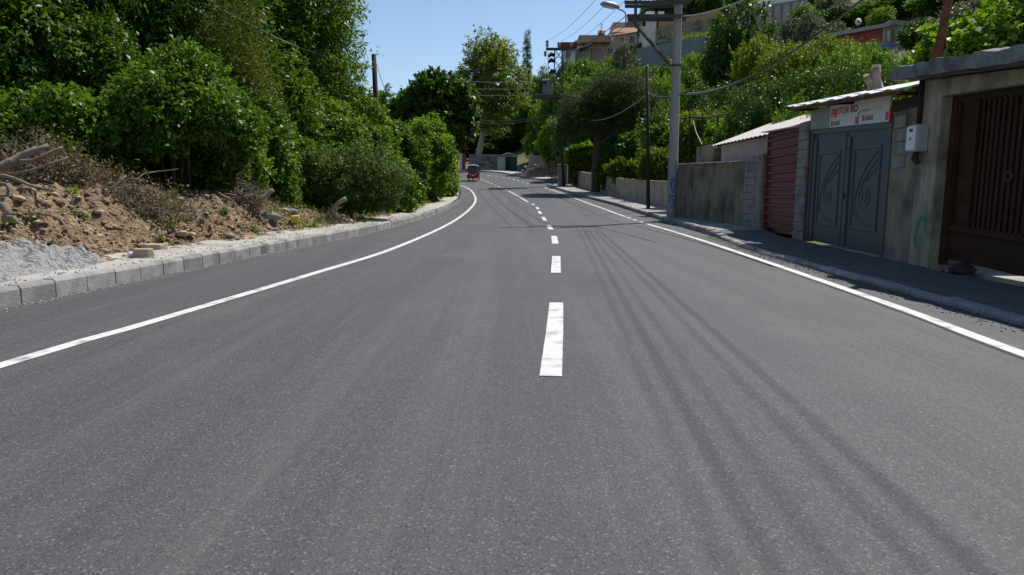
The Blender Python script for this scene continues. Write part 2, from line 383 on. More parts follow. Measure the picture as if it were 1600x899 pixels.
def ribbon(name, P, w, m, parent, zo=.005, jit=0.0015):
    mb = MB(); P = np.array(P); n = len(P); vv = []
    for i in range(n):
        d = P[min(i + 1, n - 1)] - P[max(i - 1, 0)]; d = d / np.linalg.norm(d); nn = np.array([-d[1], d[0]])
        for s in (-1, 1):
            e = P[i] + nn * s * (w / 2 + random.uniform(-jit, jit)); vv.append((e[0], e[1], g(e[1]) + zo))
    mb.add(vv, [(2 * i + 1, 2 * i, 2 * i + 2, 2 * i + 3) for i in range(n - 1)])
    return mb.build(name, m, parent)
def offset_(P, o):
    P = np.array(P, float); out = []
    for i in range(len(P)):
        d = P[min(i + 1, len(P) - 1)] - P[max(i - 1, 0)]; d = d / np.linalg.norm(d); out.append(P[i] + np.array([-d[1], d[0]]) * o)
    return np.array(out)
LLINE = [(-3.75, 0), (-3.5, 4.58), (-3.32, 5.83), (-3.12, 7.36), (-2.8, 9.97), (-2.43, 13.4), (-2.2, 19.8), (-2.13, 29), (-2.23, 40.3), (-2.53, 48.2), (-3.27, 57.2), (-4.06, 63), (-5.2, 67.5), (-7.2, 71.5)]
ribbon('edge_line', catmull(LLINE), .135, M['paint'], road)
RLINE = [(3.4, 0), (3.74, 4.9), (3.94, 6.96), (4.2, 11.28), (4.45, 16.3), (4.58, 21)]
ribbon('edge_line', catmull(RLINE), .13, M['paint'], road)
ribbon('tar_edge', offset_(catmull(RLINE), .085), .05, M['tar'], road, .003, .012)
R2 = catmull([(4.58, 21), (4.62, 24.4), (4.7, 30), (4.72, 36.8), (4.45, 46), (4.01, 54.4), (2.95, 64)])
def part_line(C, y0, y1, w, nm):
    s = [p for p in C if y0 <= p[1] <= y1]
    if len(s) > 1: ribbon(nm, s, w, M['paint'], road)
R2f = catmull([tuple(p) for p in R2[::6]] + [tuple(R2[-1])], .1)
part_line(R2f, 21.1, 23.6, .13, 'edge_line')
for a in (24.2, 25.7, 27.2): part_line(R2f, a, a + .9, .13, 'edge_dash')
part_line(R2f, 28.6, 64, .13, 'edge_line')
CL = catmull([(.1, 2.5), (.25, 4.31), (.47, 7.2), (.63, 9.81), (.8, 12.4), (.95, 15.1), (1.07, 17.6), (1.16, 20.4), (1.24, 25.7), (1.3, 33), (1.33, 38.8), (1.0, 43.3), (.47, 50.8), (-.38, 59.1), (-1.2, 65), (-2.29, 71.2), (-3.57, 77.7), (-6, 81.5), (-12, 84.5)], .1)
for a, b in [(4.31, 7.2), (9.81, 12.38), (15.1, 17.63), (20.4, 22.85), (25.7, 28.4), (30.9, 33.4), (35.2, 37.6), (39.8, 41.2)]: part_line(CL, a, b, .145, 'centre_dash')
part_line(CL, 43.3, 58.5, .13, 'centre_line')
for k in range(8): part_line(CL, 59.6 + k * 2.4, 61.0 + k * 2.4, .13, 'centre_dash')
FD = catmull([(1.68, 69.8), (.82, 74), (0, 77.7), (-1.12, 81.4), (-2.31, 84), (-3.4, 86), (-6, 88)], .1)
dl = np.r_[0, np.cumsum(np.hypot(*np.diff(FD, axis=0).T))]
for k in range(9):
    s = [p for p, t in zip(FD, dl) if k * 2.2 <= t <= k * 2.2 + 1.1]
    if len(s) > 1: ribbon('lane_dash', s, .14, M['paint'], road)

# ---------------------------------------------------------------- pavements and kerb stones
def offset(P, o):
    P = np.array(P, float); out = []
    for i in range(len(P)):
        d = P[min(i + 1, len(P) - 1)] - P[max(i - 1, 0)]; d = d / np.linalg.norm(d)
        out.append(P[i] + np.array([-d[1], d[0]]) * o)
    return np.array(out)
def strip(name, A, B, za, zb, m, n=5, nz=.0, parent=None, skirt=True):
    A = np.array(A); B = np.array(B); vv = []; k = len(A)
    for i in range(k):
        for j in range(n + 1):
            t = j / n; p = A[i] + (B[i] - A[i]) * t
            vv.append((p[0], p[1], g(p[1]) + za(p[1]) + (zb(p[1]) - za(p[1])) * t + (nz * mnoise.noise(Vector((p[0] * 2.5, p[1] * 2.5, 3))) if 0 < j else 0)))
    mb = MB(); w = n + 1
    mb.add(vv, [(i * w + j, i * w + j + 1, (i + 1) * w + j + 1, (i + 1) * w + j) for i in range(k - 1) for j in range(n)])
    return mb.build(name, m, parent, smooth=True)
LC = catmull([(-5.26, 1.5), (-5.22, 4.2)] + [(x, y) for y, x in LK if y > 0], .5)
LC = LC[LC[:, 1] > 3]
pav_l = tag(strip('pavement_left', offset(LC, .155), offset(LC, 1.5), lambda y: .175, lambda y: .19, M['dust'], 8, .05), kind='structure')
def kerb_mesh(name, w=.15, h=.2, L=.5, ch=.055, m=None):
    a = L / 2 - .004; mb = MB(); rnd = random.Random(hash(name) % 999)
    prof = [(0, -.15), (0, h - ch), (ch * .75, h), (w, h), (w, -.15)]
    vv = [(x, s * a, z) for s in (-1, 1) for x, z in prof]
    mb.add(vv, [(0, 1, 2, 3, 4)[::-1][::-1], (9, 8, 7, 6, 5)] + [(i, 5 + i, 5 + (i + 1) % 5, (i + 1) % 5) for i in range(5)])
    me = bpy.data.meshes.new(name); me.from_pydata(mb.v, [], mb.f); me.materials.append(m); me.update()
    import bmesh
    bm = bmesh.new(); bm.from_mesh(me); bmesh.ops.recalc_face_normals(bm, faces=bm.faces); bmesh.ops.bevel(bm, geom=[e for e in bm.edges], offset=.005, segments=1, affect='EDGES'); bm.to_mesh(me); bm.free()
    return me
def kerb_run(P, L, flip, meshes, parent, hfun=lambda y: 0.):
    P = np.array(P); d = np.r_[0, np.cumsum(np.hypot(*np.diff(P, axis=0).T))]; t = L / 2
    while t < d[-1]:
        x = np.interp(t, d, P[:, 0]); y = np.interp(t, d, P[:, 1])
        x2 = np.interp(min(t + .2, d[-1]), d, P[:, 0]); y2 = np.interp(min(t + .2, d[-1]), d, P[:, 1])
        x1 = np.interp(max(t - .2, 0), d, P[:, 0]); y1 = np.interp(max(t - .2, 0), d, P[:, 1])
        a = math.atan2(y2 - y1, x2 - x1) - math.pi / 2
        o = bpy.data.objects.new('kerb_stone', random.choice(meshes)); link(o); o.parent = parent
        o.location = (x, y, g(y) + hfun(y) + random.uniform(-.006, .006))
        sl = math.atan2(g(y2) - g(y1), .4)
        o.rotation_euler = (sl + random.uniform(-.012, .012), random.uniform(-.03, .03), a + (math.pi if flip else 0) + random.uniform(-.012, .012))
        t += L
KM = [kerb_mesh('kerb_stone', .15, .2, .5, .035, M['kerb']), kerb_mesh('kerb_stone', .15, .2, .5, .028, M['kerb']), kerb_mesh('kerb_stone', .15, .197, .5, .035, M['kerb_dark'])]
kerb_run(LC, .5, True, KM, pav_l)
RC = catmull([(4.45, 1.0), (4.47, 3.5)] + [(x, y) for y, x in RK if y > 0], .5); RC = RC[RC[:, 1] > 2.5]
WALLX = [(-5, 5.95), (9, 6.0), (11, 6.1), (14.8, 6.38), (17.8, 6.6), (20, 6.5), (26.2, 6.12), (27.2, 7.3), (34, 7.7), (42, 7.5), (55, 6.8), (64, 5.9), (67, 5.2)]
def pavh(y): return .06 if y < 16.5 else (.06 + .1 * (y - 16.5) / 1.5 if y < 18 else .16)
Bk = np.array([(lerp_poly(WALLX, y), y) for y in RC[:, 1]])
pav_r = tag(strip('pavement_right', offset(RC, -.15), Bk, lambda y: pavh(y) - .015, lambda y: pavh(y) - .01, [M['pave'], M['paver']], 5, .012), kind='structure')
for f_ in pav_r.data.polygons: f_.material_index = 1 if f_.center.y < 17.6 else 0  # shaded near strip gets the darkened colour, sunlit far strip the pale one
KR = [kerb_mesh('kerb_stone', .15, .17, .6, .03, M['kerb_dark']), kerb_mesh('kerb_stone', .15, .165, .6, .04, M['kerb'])]
kerb_run(RC, .6, False, KR, pav_r, lambda y: pavh(y) - .165)
# pavers in front of the garages
pm = MB(); pm.box(-.097, .097, -.097, .097, -.03, .0)
pme = bpy.data.meshes.new('paver'); pme.from_pydata(pm.v, [], pm.f); pme.materials.append(M['paver'])
cnt = 0
for j in range(46):
    y = 5.9 + j * .2; x0 = lerp_poly(RK, y) + .27
    for i in range(7):
        x = x0 + i * .2
        if x > lerp_poly(WALLX, y) - .02 or cnt >= 300: break
        o = bpy.data.objects.new('paver', pme); link(o); o.parent = pav_r; cnt += 1
        o.location = (x, y, .06 + random.uniform(-.004, .006)); o.rotation_euler = (random.uniform(-.02, .02), random.uniform(-.02, .02), .04)
# far pavement beyond the turn-off
FK = catmull([(6.2, 75.2), (4.4, 75.4), (2.9, 76.2), (1.8, 79), (0, 85.3), (-2.1, 90.6), (-5, 92.6), (-20, 94.2)], .5)
pav_f = tag(strip('pavement_far', offset(FK, -.15), offset(FK, -2.2), lambda y: .16, lambda y: .18, M['dust'], 4, .03), kind='structure')
kerb_run(FK, .8, False, [kerb_mesh('kerb_stone', .15, .17, .8, .03, M['kerb'])], pav_f, lambda y: 0)

# ---------------------------------------------------------------- earth bank on the left
def crest(y): return float(np.interp(y, [0, 9, 13, 17, 21, 25, 40], [.95, 1.0, 1.0, .9, .6, .36, .25]))
def bank(s, y):
    t = min(1, max(0, (s - .15) / 2.2)); p = t * t * (3 - 2 * t)
    x = lerp_poly(LK, y) - 1.0 - s
    n = mnoise.fractal(Vector((x * .9, y * .9, 1)), 1, 2, 5) * .24 + mnoise.fractal(Vector((x * 3.4, y * 3.4, 7)), .6, 2, 5) * .14 + abs(mnoise.noise(Vector((x * 7, y * 7, 4)))) * .09 - .05
    return x, g(y) + .17 + crest(y) * p + n * (.12 + .88 * min(1, s / .8))
sv = np.r_[np.arange(0, 3.2, .06), np.arange(3.2, 9, .3)]; yv = np.r_[np.arange(3, 24, .06), np.arange(24, 50, .3)]
vs = [];
for y in yv:
    for s in sv:
        x, z = bank(s, y); vs.append((x, y, z))
ii = np.arange(len(vs)).reshape(len(yv), len(sv))
q = np.stack([ii[:-1, 1:], ii[:-1, :-1], ii[1:, :-1], ii[1:, 1:]], -1).reshape(-1, 4)
me = arr_mesh('earth_bank', np.array(vs), q, M['soil'])
tag(mobj('earth_bank', me), kind='structure')
def on_bank(px, py):        # where the sight line through this pixel meets the bank
    d = ray(px, py); t = 4.0
    while t < 60:
        x, y, z = d[0] * t, d[1] * t, CAMH + d[2] * t
        s = lerp_poly(LK, y) - 1.0 - x
        gz = bank(max(s, 0), y)[1] if s > 0 else g(y) + .18
        if z <= gz: return Vector((x, y, gz))
        t += .02
    return Vector((d[0] * 20, d[1] * 20, .5))
# grey sand heap
vs = []; nx, ny = 130, 150
for j in range(ny + 1):
    for i in range(nx + 1):
        x = -7.9 + 2.5 * i / nx; y = 6.0 + 4.6 * j / ny
        h = .62 * math.exp(-((x + 6.75) / .72) ** 2 - ((y - 8.15) / 1.35) ** 2) + .3 * math.exp(-((x + 6.1) / .5) ** 2 - ((y - 9.3) / .5) ** 2) + .25 * math.exp(-((x + 6.2) / .6) ** 2 - ((y - 7.0) / .9) ** 2)
        n = mnoise.fractal(Vector((x * 5, y * 5, 2)), .8, 2, 5) * .12 + abs(mnoise.noise(Vector((x * 9, y * 9, 5)))) * .06 + mnoise.fractal(Vector((x * 1.6, y * 1.6, 9)), 1, 2, 3) * .08
        vs.append((x, y, .1 + h * .68 + n * min(1, h * 5)))
ii = np.arange(len(vs)).reshape(ny + 1, nx + 1)
q = np.stack([ii[:-1, :-1], ii[:-1, 1:], ii[1:, 1:], ii[1:, :-1]], -1).reshape(-1, 4)
tag(mobj('sand_heap', arr_mesh('sand_heap', np.array(vs), q, M['sand'])), 'heap of pale grey sand spilling onto the left pavement', 'sand heap')

# ---------------------------------------------------------------- rocks, clods
def rock_data(seed, sub=1, amp=.35):
    import bmesh
    bm = bmesh.new(); bmesh.ops.create_icosphere(bm, subdivisions=sub, radius=1)
    for v in bm.verts:
        v.co *= 1 + amp * mnoise.noise(v.co * 1.3 + Vector((seed * 3.1, seed, 0)))
        v.co.z *= .7
    V = np.array([v.co[:] for v in bm.verts]); Fc = np.array([[v.index for v in f.verts] for f in bm.faces]); bm.free()
    return V, Fc
RD = [rock_data(k, 1, .7) for k in range(9)]
def scatter_rocks(name, pts, sizes, m, label=None, cat=None, kind='stuff'):
    VV = []; FF = []; b = 0
    for p, s in zip(pts, sizes):
        V, Fc = random.choice(RD); a = random.uniform(0, 6.28); c, sn = math.cos(a), math.sin(a)
        st = np.array([random.uniform(.7, 1.3), random.uniform(.7, 1.3), random.uniform(.6, 1.1)]) * s
        W = V * st; W = np.stack([W[:, 0] * c - W[:, 1] * sn, W[:, 0] * sn + W[:, 1] * c, W[:, 2]], -1) + np.array(p)
        VV.append(W); FF.append(Fc + b); b += len(V)
    return tag(mobj(name, arr_mesh(name, np.concatenate(VV), np.concatenate(FF), m)), label, cat, kind=kind)
rnd = random.Random(3); P = []; S = []
for _ in range(21000):
    y = rnd.uniform(5, 27) ; s = abs(rnd.gauss(1.0, 1.0)); x, z = bank(s, y); P.append((x, y, z)); S.append(min(.08, .008 + rnd.expovariate(1 / .013)))
scatter_rocks('clods', P, S, M['clod'], 'loose brown clods and pebbles strewn over the earth bank', 'clods')
P = []; S = []
for _ in range(1500):
    y = rnd.uniform(4, 30); x = lerp_poly(LK, y) - .2 - abs(rnd.gauss(.0, .5)); P.append((x, y, g(y) + .19)); S.append(rnd.uniform(.004, .018))
for _ in range(2600):
    y = rnd.uniform(3.5, 30); x = lerp_poly(LK, y) + .015 + abs(rnd.gauss(0, .07)); P.append((x, y, g(y) + .002)); S.append(rnd.uniform(.003, .012))
scatter_rocks('grit', P, S, M['dust'], 'pale grit lying along the left kerb and pavement', 'grit')
P = []; S = []
for _ in range(1600):
    y = rnd.uniform(3.5, 17.5); x = lerp_poly(RK, y) - abs(rnd.gauss(0, .14)) - .01; P.append((x, y, .003)); S.append(rnd.uniform(.004, .012))
scatter_rocks('asphalt_crumbs', P, S, M['asphalt'], 'dark asphalt crumbs along the right kerb', 'gravel')
def boulder(px, py, w, m, label, hz=.7, group=None, Y=None, name='boulder'):
    p = on_bank(px, py) if Y is None else at(px, py, Y); r = w / F * p.y / 2
    V, Fc = rock_data(px + py, 2, .45)
    V = V * np.array([r, r * .8, r * hz]); V[:, 2] += r * hz * .35
    o = mobj(name, arr_mesh(name, V, Fc, m), loc=p); return tag(o, label, 'stone', group)
def slab_stone(px, py, w, h, m, label):
    p = on_bank(px, py); r = w / F * p.y; t = h / F * p.y; rr = random.Random(px)
    k = 7; ring = [(math.cos(2 * math.pi * i / k) * r / 2 * rr.uniform(.8, 1.1), math.sin(2 * math.pi * i / k) * r * .36 * rr.uniform(.8, 1.1)) for i in range(k)]
    mb = MB(); vv = [(p.x + a, p.y + b, p.z - .03) for a, b in ring] + [(p.x + a * .93, p.y + b * .93, p.z + t * rr.uniform(.85, 1.05)) for a, b in ring]
    mb.add(vv, [tuple(range(k))[::-1], tuple(range(k, 2 * k))] + [(i, (i + 1) % k, k + (i + 1) % k, k + i) for i in range(k)])
    return tag(mb.build('flat_stone', m, bevel=.012), label, 'stone')
slab_stone(226, 402, 34, 14, M['stone'], 'tan block-like stone at the foot of the bank, in front')
slab_stone(242, 393, 46, 13, M['stone'], 'wider tan flat stone lying just behind the block-like one')
for px, py, w, mm, lb in [(286, 372, 20, 'stone', 'pale pinkish stone at the bank foot right of the two flat tan stones'), (300, 370, 13, 'stone', 'small cream stone on the bank right of the pinkish stone'),
    (282, 315, 18, 'stone', 'pinkish stone near the bank crest below the dark mound bush'), (85, 306, 12, 'stone', 'small pale stone below the brush pile'), (165, 303, 10, 'stone', 'small round stone at the bank crest by a slanting stick'),
    (425, 343, 26, 'stone_grey', 'large grey broken concrete lump by the root tangle'), (455, 335, 22, 'stone_grey', 'grey jagged lump right of the largest concrete lump'), (443, 332, 16, 'stone', 'pale lump between the grey concrete lumps'),
    (235, 330, 14, 'stone_grey', 'dark grey stone in the middle of the bank'), (210, 314, 15, 'stone_grey', 'dark grey stone high on the bank'), (520, 340, 11, 'stone', 'pale stone below the right root stump'), (30, 316, 20, 'stone', 'pale stone beside the coiled root at the left edge'),
    (358, 371, 18, 'stone_grey', 'grey stone at the bank foot left of the yellow scrap'), (545, 348, 14, 'stone', 'pale rubble piece near the pavement below the low bramble')]:
    boulder(px, py, w, M[mm], lb)

# ---------------------------------------------------------------- foliage machinery
def unit(v): return v / np.maximum(np.linalg.norm(v, axis=-1, keepdims=True), 1e-9)
def leaves(rng, P, D, per, L, W, twig, droop=.25, up=.7, spread=.75, fold=.18):
    n = len(P) * per
    p = np.repeat(P, per, 0); d = np.repeat(D, per, 0); t = rng.random((n, 1))
    p = p + d * t * twig + rng.normal(size=(n, 3)) * twig * .16
    ax = unit(d * .55 + rng.normal(size=(n, 3)) * spread + np.array([0, 0, -droop]))
    nm = rng.normal(size=(n, 3)) * .55 + np.array([0, 0, up]) + d * .35
    sd = unit(np.cross(ax, nm)); nm = np.cross(sd, ax)
    s = rng.uniform(.55, 1.5, (n, 1)); l = L * s; w = W * s * rng.uniform(.8, 1.2, (n, 1))
    mid = p + ax * l * .45 + nm * w * fold
    v = np.stack([p, mid + sd * w * .5, p + ax * l - nm * l * .12, mid - sd * w * .5], 1)
    base = np.repeat(rng.random(len(P)) * .5, per) + rng.random(n) * .5
    return v.reshape(-1, 3), np.repeat(base, 4)
def lobes_pts(rng, lobes, n, ragged=.3, inner=.45):
    lb = np.array(lobes, float); w = (lb[:, 3] * lb[:, 4] + lb[:, 4] * lb[:, 5] + lb[:, 3] * lb[:, 5]); k = rng.choice(len(lb), n, p=w / w.sum())
    d = unit(rng.normal(size=(n, 3)))
    ph = np.array([[mnoise.noise(Vector(q * 2.2) + Vector((float(i) * 5, 0, 0))), ] for q, i in zip(d, k)])
    r = (inner + (1 - inner) * rng.random((n, 1)) ** .45) * (1 + ragged * ph + rng.normal(size=(n, 1)) * ragged * .22)
    return lb[k, :3] + d * r * lb[k, 3:], unit(d * np.array([1, 1, .8]) + np.array([0, 0, .15]))
def crown_mesh(name, seed, lobes, twigs, per, L, W, twig, m, zmin=None, **kw):
    rng = np.random.default_rng(seed); rg = kw.pop('ragged', .45); inn = kw.pop('inner', .45)
    P, D = lobes_pts(rng, lobes, twigs, rg, inn)
    if zmin is not None: k = P[:, 2] > zmin; P, D = P[k], D[k]
    V, T = leaves(rng, P, D, per, L, W, twig, **kw)
    return arr_mesh(name, V, np.arange(len(V)).reshape(-1, 4), m, T)
def rand_lobes(seed, c, r, n, fr=(.32, .5), flat=1.):
    rr = random.Random(seed); out = [(c[0], c[1], c[2], r[0] * .55, r[1] * .55, r[2] * .55)]
    for i in range(n):
        z = 1 - 2 * (i + .5) / n; a = i * 2.39996 + rr.uniform(-.5, .5); q = math.sqrt(1 - z * z); k = rr.uniform(.5, .82); f = rr.uniform(*fr)
        out.append((c[0] + r[0] * q * math.cos(a) * k, c[1] + r[1] * q * math.sin(a) * k, c[2] + r[2] * z * k, r[0] * f, r[1] * f, r[2] * f * flat))
    return out
def trunk_mb(path, r0, r1, lobes, nl, seed):
    rr = random.Random(seed); mb = MB(); P = [Vector(p) for p in path]; n = len(P)
    mb.tube(P, [r0 + (r1 - r0) * i / (n - 1) for i in range(n)], 9)
    for lb in rr.sample(lobes, min(nl, len(lobes))):
        t = rr.uniform(.45, .95); k = t * (n - 1); i = min(int(k), n - 2); s = P[i].lerp(P[i + 1], k - i); e = Vector(lb[:3])
        rs = (r0 + (r1 - r0) * t) * .62; m1 = s.lerp(e, .35) + Vector((rr.uniform(-.2, .2), rr.uniform(-.2, .2), .15 * (e - s).length)); m2 = s.lerp(e, .7) + Vector((rr.uniform(-.2, .2), rr.uniform(-.2, .2), .1 * (e - s).length))
        mb.tube([s, m1, m2, e], [rs, rs * .75, rs * .5, rs * .22], 6)
        for _ in range(3):
            e2 = e + Vector((rr.uniform(-1, 1) * lb[3], rr.uniform(-1, 1) * lb[4], rr.uniform(-.2, 1) * lb[5])) * .8
            mb.tube([m2, m2.lerp(e2, .5) + Vector((0, 0, .1)), e2], [rs * .4, rs * .26, rs * .09], 5)
    return mb
def tree(name, label, cat, base, lobes_rel, path_rel, r0, r1, crown_args, group=None, bark='bark', nl=8, seed=1):
    root = thing(name, base, label, cat, group)
    mb = trunk_mb(path_rel, r0, r1, lobes_rel, nl, seed)
    me = bpy.data.meshes.new('trunk'); me.from_pydata(mb.v, [], mb.f); me.materials.append(M[bark]); me.polygons.foreach_set('use_smooth', [True] * len(me.polygons)); me.update()
    mobj('trunk', me, root)
    mobj('crown', crown_mesh('crown', seed, lobes_rel, **crown_args), root)
    return root
def shrub(name, label, px, pytop, wpx, Y, species, depth=None, base_z=None, twigs=3000, per=12, L=.1, W=.055, twig=.25, seed=1, nlobes=16, cat='bush', fr=(.26, .4), clear=0., hollow=False, **kw):
    top = at(px, pytop, Y); w = wpx / F * Y / 2; d = depth if depth else w * .8
    z0 = base_z if base_z is not None else tz(top.x, Y); h = top.z - z0
    root = thing(name, (top.x, Y, z0), label, cat)
    lb = rand_lobes(seed, (0, 0, (h + clear) * .5), (w, d, (h - clear) * .55), nlobes, fr)
    mb = MB(); rr = random.Random(seed)
    for l_ in lb[:9]:
        e = Vector(l_[:3]); mb.tube([(rr.uniform(-.2, .2), rr.uniform(-.2, .2), -.15), e * .5 + Vector((rr.uniform(-.15, .15), 0, .1)), e], [.045, .03, .012], 6)
    mb2 = bpy.data.meshes.new('stem'); mb2.from_pydata(mb.v, [], mb.f); mb2.materials.append(M['bark']); mobj('stem', mb2, root)
    if hollow: lb = [q for q in lb[1:] if not (q[2] < h * .5 and q[1] < d * .3 and -.75 * w < q[0] < .45 * w)]
    mobj('foliage', crown_mesh('foliage', seed, lb, twigs, per, L, W, twig, LM[species], zmin=-.05, **kw), root)
    return root

# ---- left side, near to far
def big_tree(label, px, Y, top, rad, seed, sp='walnut', tw=4200, per=13, L=.17, W=.06, proto=None):
    x = (px - 800) / F * Y; z0 = tz(x, Y) - .1; H = top - z0
    lb = rand_lobes(seed, (0, 0, H * .56), (rad, rad, H * .43), 38, (.17, .28))
    return tree('broadleaf_tree', label, 'tree', (x, Y, z0), lb, [(0, 0, 0), (.1, .1, H * .2), (-.1, .15, H * .42), (.1, 0, H * .7)], .24, .07,
        dict(twigs=int(tw * .8), per=22, L=L, W=W, twig=.8, m=LM[sp], ragged=.45, inner=.5, droop=.55), 'tall trees behind the left bank', nl=12, seed=seed)
big_tree('tall dark green tree whose drooping edge meets the sky left of the wooden post', 462, 29, 14.5, 3.35, 11, tw=5600)
big_tree('tall green tree filling the upper left above the dark mound bush', 265, 24, 12.5, 4.2, 12, tw=5600)
big_tree('tall green tree at the top left corner of the view', 40, 20, 11.5, 3.9, 13, tw=5200)
def dup_tree(src, label, px, Y, sc, rz, name=None):
    c = copy_tree(src); x = (px - 800) / F * Y; c.location = (x, Y, tz(x, Y) - .1); c.scale = (sc, sc, sc); c.rotation_euler = (0, 0, rz); c['label'] = label
    return c
tsrc = [o for o in scene.objects if o.name.startswith('broadleaf_tree')]
dup_tree(tsrc[0], 'deep green tree behind, between the corner tree and the mound bush', 150, 31, 1.15, 2.0)
dup_tree(tsrc[1], 'deep green tree behind, between the rusty leaved tree and the sky edge tree', 385, 37, 1.2, 1.1)
dup_tree(tsrc[2], 'background tree glimpsed low between the post and the sky edge tree', 470, 46, .85, 4.0)
dup_tree(tsrc[0], 'background tree at the far left behind the corner tree', -40, 33, 1.0, 5.0)
def lt(px, top, Y, w, seed, sp, label, **k): return shrub(k.pop('name', 'bush'), label, px, top, w, Y, sp, seed=seed, **k)
lt(268, 92, 17.2, 235, 21, 'bush', 'large vine covered mound bush with bright top and dark hollow below', twigs=7200, per=13, L=.1, W=.06, twig=.3, depth=1.7, base_z=.9, nlobes=34, fr=(.2, .33), ragged=.45, hollow=True)
lt(105, 140, 15.6, 170, 22, 'bush', 'light green leafy bush above the brush pile at left', twigs=3400, per=10, L=.11, W=.075, depth=1.1, base_z=.9)
lt(-25, 150, 15.6, 150, 221, 'bush', 'bush cut by the left edge of the view above the logs', twigs=2300, per=10, L=.12, W=.08, depth=1.1, base_z=.9)
lt(350, 40, 21.5, 130, 23, 'rusty', 'feathery rusty green tree behind the mound bush', twigs=3000, per=20, L=.1, W=.028, twig=.7, base_z=.6, name='feathery_tree', cat='tree', ragged=.5)
lt(405, 165, 20.5, 110, 24, 'bush', 'bright bush between the mound bush and the low bramble', twigs=3200, per=12, L=.1, W=.06, base_z=.6)
lt(360, 200, 19, 90, 241, 'bright', 'small light green shrub at the right foot of the mound bush', twigs=1800, per=12, L=.08, W=.05, base_z=.7)
lt(535, 238, 23.0, 225, 25, 'bramble', 'low wide dense grey green bramble mound by the pavement', twigs=7000, per=12, L=.06, W=.04, twig=.2, depth=1.5, base_z=.25, nlobes=18, fr=(.25, .38))
lt(490, 150, 27, 150, 26, 'bush', 'big leaved green bush behind the bramble mound', twigs=3800, per=11, L=.13, W=.085, base_z=.4)
lt(555, 172, 29.4, 130, 27, 'bush', 'green bush below the wooden post', twigs=3600, per=12, L=.13, W=.08, base_z=.3)
lt(610, 190, 33, 110, 28, 'walnut', 'dark green bush right of the bramble, behind the kerb', twigs=3200, per=12, L=.13, W=.08, base_z=.3)
lt(610, 245, 28.5, 80, 281, 'bush', 'small bush filling the gap at the bramble right end', twigs=1500, per=12, L=.11, W=.07, base_z=.2)
lt(664, 188, 41, 98, 29, 'bright', 'bright green bush overhanging the kerb at the bend', twigs=4600, per=13, L=.14, W=.085, base_z=.3, depth=2.0)
lt(678, 118, 53, 128, 30, 'dark', 'round dense dark green tree behind the bend', twigs=5200, per=10, L=.26, W=.2, base_z=1.0, name='round_tree', cat='tree', depth=3.0, nlobes=22, clear=2.6)
lt(600, 130, 60, 70, 31, 'bush', 'far green tree low behind the wooden post', twigs=1800, per=12, L=.22, W=.13, base_z=.9, name='far_tree', cat='tree')
lt(700, 266, 47, 34, 32, 'bright', 'light green low shoots at the kerb by the orange post', twigs=900, per=12, L=.14, W=.06, base_z=.45)

lt(425, 95, 25.5, 170, 33, 'walnut', 'dark green shrubby tree between the rusty leaved tree and the sky edge tree', twigs=4200, per=14, L=.13, W=.06, base_z=.5, ragged=.55, nlobes=24, name='shrubby_tree', cat='tree')
lt(530, 120, 33.5, 130, 34, 'walnut', 'dark green shrubby tree at the foot of the sky edge tree', twigs=3600, per=14, L=.14, W=.065, base_z=.4, ragged=.55, nlobes=24, name='shrubby_tree', cat='tree')
lt(150, 55, 19.2, 190, 35, 'walnut', 'deep green shrubby tree left of and behind the mound bush', twigs=5200, per=14, L=.12, W=.055, base_z=.7, ragged=.55, nlobes=26, name='shrubby_tree', cat='tree')
lt(325, 130, 19.4, 110, 36, 'bush', 'loose green shrub leaning on the right side of the mound bush', twigs=3000, per=13, L=.1, W=.055, base_z=.7, ragged=.6, nlobes=22)
lt(455, 215, 22.6, 70, 37, 'bush', 'loose green shrub at the left end of the bramble', twigs=1800, per=13, L=.1, W=.055, base_z=.4, ragged=.6)
# plane tree and the shaded trees at the far bend
def ptree(label, px, top, Y, w, seed, sp='plane', bark='bark_pale', tw=3200, base=None, lean=(0, 0)):
    t = at(px, top, Y); bx, by = base if base else (t.x, Y); z0 = tz(bx, by) - .1; H = t.z - z0; r = w / F * Y / 2
    cx, cy = t.x - bx, Y - by
    lb = rand_lobes(seed, (cx, cy, H * .62), (r, r * .85, H * .38), 26, (.17, .28))
    return tree('plane_tree', label, 'tree', (bx, by, z0), lb, [(0, 0, 0), (cx * .25 + .2, cy * .3, H * .18), (cx * .7, cy * .8, H * .4), (cx, cy, H * .75)], .55, .14,
        dict(twigs=tw, per=9, L=.3, W=.22, twig=.8, m=LM[sp], ragged=.6, inner=.6), bark=bark, nl=14, seed=seed)
ptree('tall loose plane tree with leaning pale trunk beyond the bend', 768, 42, 101, 124, 41, base=(-5.4, 104), tw=2700)

# ---- shared tree kinds for the hillside
def proto_tree(sp, seed, tw, per, L, W, rx=.42, bark='bark'):
    lb = rand_lobes(seed, (0, 0, .56), (rx, rx, .43), 16, (.25, .42))
    root = thing('hillside_tree', (0, 0, -500), 'x', 'tree')
    mb = trunk_mb([(0, 0, -.15), (.01, .01, .2), (-.01, .01, .42), (.01, 0, .7)], .028, .01, lb, 8, seed)
    me = bpy.data.meshes.new('trunk'); me.from_pydata(mb.v, [], mb.f); me.materials.append(M[bark]); mobj('trunk', me, root)
    mobj('crown', crown_mesh('crown', seed, lb, tw, per, L, W, .07, LM[sp], ragged=.4), root)
    return root
PT = {}
for i, sp in enumerate(('bright', 'walnut', 'dark', 'yellow', 'olive')):
    PT[sp] = [proto_tree(sp, 60 + i * 3 + k, 1500, 12, .036, .019) for k in range(2)]
PTN = {}
for i, sp in enumerate(('bright', 'dark', 'yellow', 'walnut')):
    PTN[sp] = [proto_tree(sp, 90 + i, 3600, 13, .024, .012)]
